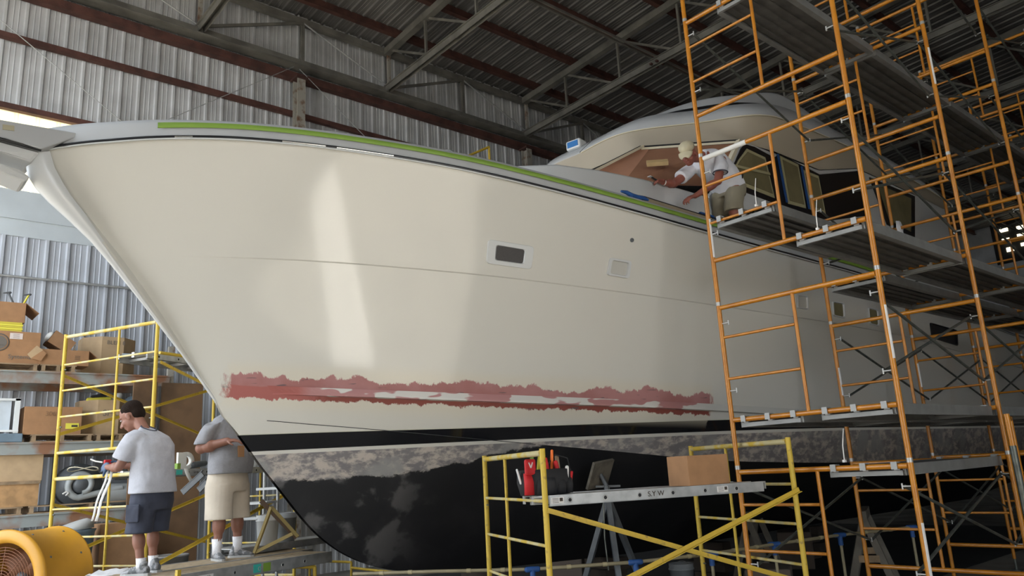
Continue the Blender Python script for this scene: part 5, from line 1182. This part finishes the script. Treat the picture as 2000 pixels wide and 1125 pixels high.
for k, (x_, y_, D, s_, m, lab) in enumerate(((1500, 1100, 9.0, (.6, .5, .45), mat('shade-darkened carton', (.13, .10, .08), .9), 'dark carton on the floor under the hull left of the orange legs'), (1120, 1110, 12.5, (.7, .5, .5), mat('shade-darkened carton', (.13, .10, .08), .9), 'carton on the floor far side of the keel'), (1560, 1110, 12, (.8, .5, .55), mat('shade-darkened carton', (.13, .10, .08), .9), 'grey block on the floor deep under the hull'), (1890, 1100, 9, (.35, .25, .12), M_CLOTH, 'pale rag bundle on the floor between the orange legs'))):  # carton colour darkened to stand in for shade under the hull
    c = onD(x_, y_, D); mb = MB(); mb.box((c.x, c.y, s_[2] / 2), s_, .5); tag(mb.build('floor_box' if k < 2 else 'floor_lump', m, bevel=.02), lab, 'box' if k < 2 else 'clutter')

# ================================================================== people
def vec(*a): return Vector(a)
def hand(mb, w, d, n, curl=.5, side=1, sc=1.0, spread=.0):
    w, d, n = Vector(w), Vector(d).normalized(), Vector(n).normalized(); n = (n - d * n.dot(d)).normalized(); s = d.cross(n) * side
    R = Matrix((d, s, n)).transposed()
    mb.ell(w + d * .048 * sc, (.056 * sc, .043 * sc, .018 * sc), R); mb.ell(w + d * .03 * sc + s * .02 * sc, (.032 * sc, .022 * sc, .02 * sc), R)
    for i, (L, off) in enumerate(((.074, .032), (.082, .011), (.076, -.011), (.060, -.032))):
        p = w + d * (.092 - .004 * abs(i - 1)) * sc + s * off * sc; a = 0; cur = p - d * .02 * sc
        for j, f in enumerate((.42, .32, .26)):
            a += curl * (.7 + .25 * j + .12 * i); dr = d * math.cos(a) + n * math.sin(a) + s * (off * spread)
            nx = cur + dr.normalized() * (L * f * sc + (.02 * sc if j == 0 else 0)); mb.cap(cur, nx, (.0098 - .0006 * j) * sc, (.0092 - .0008 * j) * sc, 8); cur = nx
    p = w + d * .02 * sc + s * .035 * sc; q = p + (d * .6 + s * .65 + n * .35).normalized() * .042 * sc; r = q + (d * .85 + s * .15 + n * .5).normalized() * .034 * sc
    mb.cap(p, q, .0135 * sc, .0115 * sc, 8); mb.cap(q, r, .0115 * sc, .009 * sc, 8)
def head_shapes(mb, c, R, s=1.):
    P = lambda x, y, z: c + R @ Vector((x, y, z)) * s
    E = lambda p, r: mb.ell(P(*p), tuple(v * s for v in r), R)
    E((-.012, 0, .03), (.100, .077, .093)); E((.024, 0, -.028), (.070, .062, .094)); E((.05, 0, -.088), (.040, .036, .026)); E((-.0, 0, -.055), (.062, .058, .055))
    mb.cap(P(.088, 0, .008), P(.116, 0, -.032), .008 * s, .014 * s, 8); E((.100, .012, -.036), (.012, .009, .008)); E((.100, -.012, -.036), (.012, .009, .008))
    for q in (-1, 1):
        E((.078, q * .03, .026), (.016, .026, .009)); E((-.004, q * .080, -.012), (.020, .009, .033)); E((.058, q * .04, -.032), (.028, .020, .026))
    E((.088, 0, -.060), (.012, .024, .0065)); E((.086, 0, -.070), (.011, .020, .0065))
def face_bits(par, c, R, s=1.):
    P = lambda x, y, z: c + R @ Vector((x, y, z)) * s
    mb = MB()
    for q in (-1, 1): mb.ell(P(.0795, q * .031, .008), (.010 * s, .0115 * s, .005 * s), R, 10, 8)
    e = mb.build('eyes', M_PLAST, par, False); mb = MB()
    for q in (-1, 1): mb.ell(P(.0875, q * .031, .007), (.003 * s, .005 * s, .0042 * s), R, 8, 6)
    mb.build('irises', M_BLACKM, e, False)
    mb = MB()
    for q in (-1, 1): mb.cap(P(.092, q * .016, .030), P(.080, q * .046, .032), .004 * s, .003 * s, 6)
    mb.build('eyebrows', M_HAIR, par, False)
def orient(f, up=(0, 0, 1)):
    f = Vector(f).normalized(); y = Vector(up).cross(f).normalized(); z = f.cross(y); return Matrix((f, y, z)).transposed()
def shoe(par, ank, f, nm='shoe'):
    f = Vector(f).normalized(); R = orient(f); a = Vector(ank); g = Vector((a.x, a.y, 0)); P = lambda x, y, z: g + R @ Vector((x, y, z))
    mb = MB(); mb.loft([(P(-.085, 0, .012), R @ vec(0, .02, 0), R @ vec(0, 0, .01)), (P(-.08, 0, .045), R @ vec(0, .034, 0), R @ vec(0, 0, .035)), (P(-.02, 0, .055), R @ vec(0, .04, 0), R @ vec(0, 0, .048)), (P(.05, 0, .045), R @ vec(0, .042, 0), R @ vec(0, 0, .04)), (P(.12, 0, .034), R @ vec(0, .046, 0), R @ vec(0, 0, .028)), (P(.175, 0, .025), R @ vec(0, .036, 0), R @ vec(0, 0, .018)), (P(.19, 0, .02), R @ vec(0, .018, 0), R @ vec(0, 0, .01))], 18)
    mb.cap(P(-.02, 0, .05), P(-.025, 0, .10), .045, .042); s = remesh(mb, nm, M_SHOE, par, .008, 4, False)
    mb = MB(); pl_ = [(-.095, .03), (-.06, .04), (.0, .038), (.06, .043), (.12, .048), (.17, .038), (.195, .012)]
    poly = [P(x, y, 0) for x, y in pl_] + [P(x, -y, 0) for x, y in pl_[::-1]]; mb.prism(poly, (0, 0, .022)); mb.build('sole', M_SOLE, s, False)
    mb = MB()
    for k in range(4): mb.cap(P(.03 + k * .022, -.022, .088 - k * .008), P(.03 + k * .022, .022, .088 - k * .008), .0035, .0035, 6)
    mb.build('laces', M_SOCK, s, False)
def limb(mb, a, b, r1, r2, bulge=0., at=.35):
    a, b = Vector(a), Vector(b); mb.cap(a, b, r1, r2, 14)
    if bulge: m_ = a.lerp(b, at); d = (b - a); R = orient(d, (0, 1, 0.01) if abs(d.normalized().z) > .9 else (0, 0, 1)); mb.ell(m_, (d.length * .32, r1 * bulge, r1 * bulge), R)
# ---- man one: grey T-shirt, navy shorts, blue gloves
m1 = thing('person', 'man in grey T-shirt and navy shorts with blue gloves, head bent over his hands', 'person', (2.30, 8.03, MZ), math.radians(122))
hc = vec(.262, 0.01, 1.478); HR = orient((.80, .22, -.52)); 
mb = MB(); head_shapes(mb, hc, HR, 1.14); mb.cap((.09, 0, 1.30), hc + HR @ vec(-.035, 0, -.05), .060, .058)
mb.loft([((-.03, 0, .70), (.14, 0, 0), (0, .18, 0)), ((-.02, 0, .95), (.13, 0, 0), (0, .17, 0)), ((.0, 0, 1.20), (.12, 0, 0), (0, .19, 0)), ((.05, 0, 1.31), (.07, 0, 0), (0, .12, 0))])
for s, sh, el, wr in ((1, (.06, .195, 1.19), (.15, .25, .985), (.40, .13, 1.00)), (-1, (.06, -.195, 1.19), (.17, -.23, .985), (.42, -.06, 1.01))):
    limb(mb, sh, el, .044, .043); limb(mb, el, wr, .044, .028, 1.08, .3)
for s, hp, kn, an in ((1, (-.03, .10, .72), (.02, .105, .42), (-.035, .105, .08)), (-1, (-.03, -.10, .72), (.04, -.11, .42), (.03, -.12, .08))):
    limb(mb, hp, kn, .085, .056); limb(mb, kn, an, .052, .034, 1.12, .32)
body1 = remesh(mb, 'body', M_SKIN, m1, .0075, 3, False); face_bits(body1, hc, HR, 1.14)
mb = MB(); mb.ell(hc + HR @ vec(-.028, 0, .050) * 1.14, (.114, .094, .094), HR); mb.ell(hc + HR @ vec(-.062, 0, .0) * 1.14, (.066, .086, .076), HR)
remesh(mb, 'short_dark_hair', M_HAIR, m1, .008, 2, False)
mb = MB()
mb.loft([((-.035, 0, .735), (.20, 0, .0), (0, .235, 0)), ((-.03, 0, .80), (.195, 0, 0), (0, .23, 0)), ((-.015, 0, .93), (.185, 0, 0), (0, .215, 0)), ((-.02, 0, 1.08), (.165, 0, 0), (0, .215, 0)), ((-.02, 0, 1.2), (.145, 0, .02), (0, .225, 0)), ((.005, 0, 1.285), (.115, 0, .03), (0, .19, 0)), ((.055, 0, 1.35), (.072, 0, .03), (0, .085, 0))], 28)
for s, x in ((1, .14), (-1, .155)):
    mb.loft([((.02, s * .13, 1.285), (.085, 0, .02), (0, .05, .05)), ((.045, s * .19, 1.25), (.085, 0, .03), (0, .075, .03)), ((.075, s * .225, 1.18), (.085, 0, .03), (0, .078, .01)), ((.105, s * .245, 1.10), (.088, 0, .035), (0, .078, 0)), ((.12, s * .252, 1.06), (.090, 0, .035), (0, .080, 0))], 20)
remesh(mb, 't_shirt', M_TGREY, m1, .011, 5, False)
mb = MB(); mb.path([vec(.055 + math.cos(a) * .066, math.sin(a) * .074, 1.352 + math.cos(a) * .03) for a in [2 * PI * k / 20 for k in range(21)]], .007, 6); mb.build('collar', M_NAVY, m1, False)
mb = MB(); mb.loft([((-.03, 0, .80), (.17, 0, 0), (0, .20, 0)), ((-.03, 0, .66), (.18, 0, 0), (0, .215, 0)), ((-.03, 0, .58), (.165, 0, 0), (0, .20, 0))], 24)
for s, x in ((1, 0.), (-1, .02)): mb.loft([((-.03 + x * .5, s * .105, .66), (.14, 0, 0), (0, .10, 0)), ((-.01 + x, s * .115, .45), (.130, 0, 0), (0, .105, 0)), ((-.0 + x, s * .118, .375), (.132, 0, 0), (0, .108, 0))], 20)
sh1 = remesh(mb, 'navy_shorts', M_NAVY, m1, .011, 3, False)
mb = MB(); mb.box((-.02, .225, .56), (.15, .02, .16)); mb.build('cargo_pocket', M_NAVY, sh1, False, bevel=.008)
mb = MB(); hand(mb, (.385, .135, 1.0), (.92, -.28, .05), (.1, -.9, -.3), .55, 1, 1.12); remesh(mb, 'blue_glove', M_GLOVE, m1, .004, 2, False)
mb = MB(); hand(mb, (.405, -.06, 1.005), (.85, .25, .30), (.2, .8, -.4), .6, -1, 1.12); remesh(mb, 'blue_glove', M_GLOVE, m1, .004, 2, False)
for s, an, f in ((1, (-.035, .105, 0), (1, .15, 0)), (-1, (.03, -.12, 0), (1, -.12, 0))):
    mb = MB(); a = vec(*an); mb.loft([(a + vec(0, 0, .055), (.045, 0, 0), (0, .04, 0)), (a + vec(-.002, 0, .10), (.043, 0, 0), (0, .04, 0)), (a + vec(-.002, 0, .155), (.047, 0, 0), (0, .045, 0))], 16); mb.build('white_sock', M_SOCK, m1, False)
    shoe(m1, an, f)
# strips of masking paper hanging from his hands
P = wmat(m1) @ vec(.46, .06, .985); t = thing('masking_paper', 'long white strips of paper hanging from the blue gloves', 'paper strip', P)
for s_, w_ in ((0, .022), (.04, .028)):
    mb = MB(); rows = []
    for k in range(9):
        f_ = k / 8; q_ = P + RT * (s_ - .10 * f_ - .03 * f_ * f_) + Vector((0, 0, -.49 * f_)) + Vector((.01 * math.sin(k), .01, 0)); rows.append([q_ - RT * w_ * .5, q_ + Vector((0, .004, 0)), q_ + RT * w_ * .5])
    mb.grid(rows); o = mb.build('strip', M_PAPER, t); sd = o.modifiers.new('s', 'SOLIDIFY'); sd.thickness = .002
P = wmat(m1) @ vec(.50, .03, 1.05); t = thing('tape_dispenser', 'small red and white tape cutter held in the blue gloves', 'tape cutter', P)
mb = MB(); mb.box(P, (.07, .03, .05), .3); mb.build('body', M_RED, t, bevel=.008); mb = MB(); mb.path([P - RT * .05, P - RT * .12 + Vector((0, 0, .01)), P - RT * .17 + Vector((0, 0, .03))], .008, 6); mb.build('tape_end', M_PAPER, t)
# ---- man two: behind the bow, grey shirt, cream shorts
m2 = thing('person', 'man in darker grey T-shirt and long cream shorts, head hidden behind the bow', 'person', (3.27, 8.62, MZ), math.radians(-62))
hc = vec(.02, 0, 1.70); HR = orient((.95, .1, -.3)); mb = MB(); head_shapes(mb, hc, HR, 1.04); mb.cap((-.02, 0, 1.50), (.0, 0, 1.62), .066, .062)
mb.loft([((.0, 0, .9), (.17, 0, 0), (0, .19, 0)), ((.03, 0, 1.1), (.19, 0, 0), (0, .2, 0)), ((-.0, 0, 1.35), (.14, 0, 0), (0, .2, 0)), ((-.02, 0, 1.5), (.08, 0, 0), (0, .14, 0))])
for s, sh, el, wr in ((-1, (-.045, -.245, 1.35), (-.10, -.31, 1.17), (.19, -.24, 1.23)), (1, (-.03, .245, 1.35), (-.02, .30, 1.17), (.25, .2, 1.25))):
    limb(mb, sh, el, .050, .060); limb(mb, el, wr, .062, .040, 1.08, .3)
    hand(mb, wr, (.9, -s * .35, .06), (0, -s * .3, -1), .35, s, 1.05)
for s, hp, kn, an in ((-1, (-.0, -.12, .90), (.02, -.125, .50), (-.01, -.12, .08)), (1, (-.0, .12, .90), (.03, .13, .50), (.03, .15, .08))):
    limb(mb, hp, kn, .095, .064); limb(mb, kn, an, .060, .038, 1.15, .32)
body2 = remesh(mb, 'body', M_SKIN, m2, .0075, 3, False); face_bits(body2, hc, HR, 1.04)
mb = MB(); mb.ell(hc + HR @ vec(-.02, 0, .05), (.106, .085, .085), HR); mb.ell(hc + HR @ vec(-.055, 0, -.0), (.062, .078, .075), HR); remesh(mb, 'short_dark_hair', M_HAIR, m2, .008, 2, False)
mb = MB(); mb.loft([((.03, 0, .89), (.215, 0, 0), (0, .255, 0)), ((.04, 0, 1.0), (.225, 0, 0), (0, .262, 0)), ((.04, 0, 1.12), (.215, 0, 0), (0, .255, 0)), ((.005, 0, 1.3), (.175, 0, 0), (0, .245, 0)), ((-.015, 0, 1.43), (.14, 0, 0), (0, .225, 0)), ((-.02, 0, 1.5), (.11, 0, 0), (0, .17, 0)), ((-.015, 0, 1.545), (.075, 0, 0), (0, .085, 0))], 28)
for s, ex in ((-1, -.085), (1, -.02)): mb.loft([((-.02, s * .15, 1.485), (.09, 0, 0), (0, .05, .05)), ((-.03, s * .225, 1.44), (.092, 0, 0), (0, .078, .03)), ((-.045, s * .265, 1.36), (.094, 0, 0), (0, .084, 0)), ((ex * .9, s * .305, 1.25), (.095, 0, .0), (0, .082, 0)), ((ex, s * .315, 1.21), (.096, 0, 0), (0, .083, 0))], 20)
remesh(mb, 't_shirt', M_TGREYD, m2, .011, 5, False)
mb = MB(); mb.box((.245, -.09, 1.12), (.02, .07, .12), -.35); mb.build('paper_badge', M_CARD, m2, False)
mb = MB(); mb.loft([((.0, 0, .93), (.19, 0, 0), (0, .215, 0)), ((.0, 0, .8), (.205, 0, 0), (0, .245, 0)), ((.0, 0, .7), (.19, 0, 0), (0, .24, 0))], 24)
for s in (-1, 1): mb.loft([((.0, s * .125, .78), (.17, 0, 0), (0, .12, 0)), ((.01, s * .135, .52), (.155, 0, 0), (0, .122, 0)), ((.015, s * .138, .415), (.158, 0, 0), (0, .125, 0))], 20)
remesh(mb, 'cream_shorts', M_KHAKI, m2, .011, 3, False)
for s, an, f in ((-1, (-.01, -.12, 0), (.9, -.5, 0)), (1, (.03, .15, 0), (1, .25, 0))):
    mb = MB(); a = vec(*an); mb.loft([(a + vec(0, 0, .055), (.048, 0, 0), (0, .044, 0)), (a + vec(-.002, 0, .12), (.048, 0, 0), (0, .044, 0)), (a + vec(-.002, 0, .22), (.056, 0, 0), (0, .052, 0))], 16); mb.build('white_sock', M_SOCK, m2, False)
    shoe(m2, an, f)
# ---- man three: cream cap, leaning over the side deck
m3 = thing('person', 'man in cream cap, white shirt and khaki shorts leaning along the yacht side deck', 'person', (7.58, 4.70, 4.16), PI)
hc = vec(.70, .0, .90); HR = orient((.74, .28, -.60)); mb = MB(); head_shapes(mb, hc, HR, 1.06); mb.cap((.42, 0, .93), hc + HR @ vec(-.04, 0, -.05), .064, .062)
mb.loft([((.02, 0, .64), (.04, 0, -.06), (0, .13, 0)), ((.12, 0, .78), (.06, 0, -.12), (0, .17, 0)), ((.32, 0, .90), (.05, 0, -.11), (0, .18, 0)), ((.45, 0, .94), (.02, 0, -.06), (0, .1, 0))])
for s, sh, el, wr, hd, hn in ((-1, (.36, -.20, .86), (.70, -.24, .62), (.93, -.22, .585), (.95, .05, .05), (0, .1, -1)), (1, (.34, .19, .84), (.45, .18, .57), (.70, .03, .39), (.75, -.35, -.25), (-.2, -.3, -1))):
    limb(mb, sh, el, .056, .047); limb(mb, el, wr, .048, .03, 1.08, .3); hand(mb, wr, hd, hn, .45, -s, 1.05)
for s, x in ((1, .06), (-1, -.04)):
    limb(mb, (-.02, s * .1, .64), (.06 + x, s * .11, .36), .09, .06); limb(mb, (.06 + x, s * .11, .36), (-.06 + x, s * .11, .08), .056, .036, 1.12, .32)
body3 = remesh(mb, 'body', M_SKINR, m3, .0075, 3, False); face_bits(body3, hc, HR, 1.06)
mb = MB(); mb.ell(hc + HR @ vec(-.008, 0, .075) * 1.06, (.118, .092, .070), HR); cp_ = remesh(mb, 'cream_cap', M_CAPF, m3, .008, 2, False)
mb = MB(); rows = []
for i in range(6):
    x = .080 + .10 * i / 5; w_ = .075 * math.sqrt(max(.05, 1 - (i / 5.6) ** 2)); rows.append([hc + HR @ (vec(x, w_ * j / 4, .062 - .022 * (j / 4) ** 2 - .008 * i) * 1.06) for j in range(-4, 5)])
mb.grid(rows); o = mb.build('bill', M_CAPF, cp_, False); sd = o.modifiers.new('s', 'SOLIDIFY'); sd.thickness = .006
mb = MB(); mb.loft([((-.075, 0, .625), (.085, 0, -.14), (0, .205, 0)), ((.05, 0, .755), (.085, 0, -.155), (0, .205, 0)), ((.16, 0, .825), (.07, 0, -.16), (0, .205, 0)), ((.29, 0, .885), (.06, 0, -.145), (0, .215, 0)), ((.38, 0, .92), (.045, 0, -.12), (0, .19, 0)), ((.45, 0, .945), (.025, 0, -.075), (0, .085, 0))], 28)
mb.loft([((.36, -.17, .88), (.02, 0, .07), (0, .06, 0)), ((.46, -.21, .80), (.05, 0, .065), (0, .075, 0)), ((.57, -.225, .72), (.055, 0, .065), (0, .078, 0))], 20)
mb.loft([((.33, .17, .87), (.08, 0, .03), (0, .05, .03)), ((.37, .20, .77), (.085, 0, .02), (0, .075, 0)), ((.405, .195, .68), (.088, 0, .01), (0, .078, 0))], 20)
ts3 = remesh(mb, 'white_t_shirt', M_TWHITE, m3, .010, 4, False)
mb = MB(); mb.path([vec(.405 + math.cos(a) * .09, .195 + math.sin(a) * .079, .675) for a in [2 * PI * k / 20 for k in range(21)]], .006, 6); mb.build('dark_sleeve_trim', M_NAVY, ts3, False)
# maroon print on the back of the shirt
bv3 = BVHTree.FromPolygons([v.co for v in ts3.data.vertices], [list(p.vertices) for p in ts3.data.polygons])
mb = MB()
def dab(x, y, r, ang0=0, a=1.0):
    pts = []
    for k in range(14):
        t_ = 2 * PI * k / 14; px_, py_ = math.cos(t_) * r * a, math.sin(t_) * r
        X_, Y_ = x + px_ * math.cos(ang0) - py_ * math.sin(ang0), y + px_ * math.sin(ang0) + py_ * math.cos(ang0)
        h = bv3.ray_cast(vec(X_, Y_, 2.0), vec(0, 0, -1))
        if h[0] is None: return
        pts.append(h[0] + h[1] * .004)
    mb.add(pts, [list(range(14))])
for q_ in ((.28, .06, .05, .4, .5), (.22, .0, .06, .2, .4), (.25, .11, .035, 1, .5), (.16, .06, .05, .9, .35), (.31, -.02, .03, 0, 1.)): dab(q_[0], q_[1], q_[2], q_[3], q_[4])
mb.build('maroon_print', M_REDD, ts3, False)
mb = MB(); mb.loft([((-.03, 0, .71), (.10, 0, -.14), (0, .19, 0)), ((-.06, 0, .62), (.15, 0, -.05), (0, .21, 0)), ((-.04, 0, .52), (.15, 0, 0), (0, .20, 0))], 24)
for s, x in ((1, .06), (-1, -.04)): mb.loft([((-.03, s * .1, .60), (.13, 0, 0), (0, .105, 0)), ((.02 + x, s * .11, .38), (.115, 0, 0), (0, .11, 0)), ((.03 + x, s * .112, .30), (.118, 0, 0), (0, .112, 0))], 20)
s3 = remesh(mb, 'khaki_shorts', M_KHAKID, m3, .010, 3, False)
mb = MB(); mb.path([vec(-.035 + math.cos(a) * .105, math.sin(a) * .195, .715 - math.cos(a) * .14) for a in [2 * PI * k / 24 for k in range(25)]], .014, 6); mb.build('belt', M_BLACKM, m3, False)
for s, an, f in ((1, (.0, .11, 0), (1, .1, 0)), (-1, (-.10, -.11, 0), (1, -.1, 0))):
    shoe(m3, an, f)
    mb = MB(); a = vec(*an); mb.loft([(a + vec(0, 0, .055), (.045, 0, 0), (0, .04, 0)), (a + vec(-.002, 0, .15), (.047, 0, 0), (0, .045, 0))], 16); mb.build('white_sock', M_SOCK, m3, False)
# wrist watch and scraper
P = wmat(m3) @ vec(.905, -.222, .59); mb = MB(); mb.lathe(P, [(.034, -.008), (.036, 0), (.034, .008)], 18, (1, 0, 0)); o = mb.build('wrist_watch', M_PAPER, m3)
P = wmat(m3) @ vec(1.06, -.2, .575); t = thing('scraper', 'small dark scraper in the outstretched hand of the man in the cap', 'scraper', P); mb = MB(); mb.cap(P, P + Vector((-.06, .01, .02)), .012, .01); mb.build('handle', M_BLACKM, t); mb = MB(); mb.box(P + Vector((-.09, .01, .025)), (.05, .05, .003)); mb.build('blade', M_PIN, t)
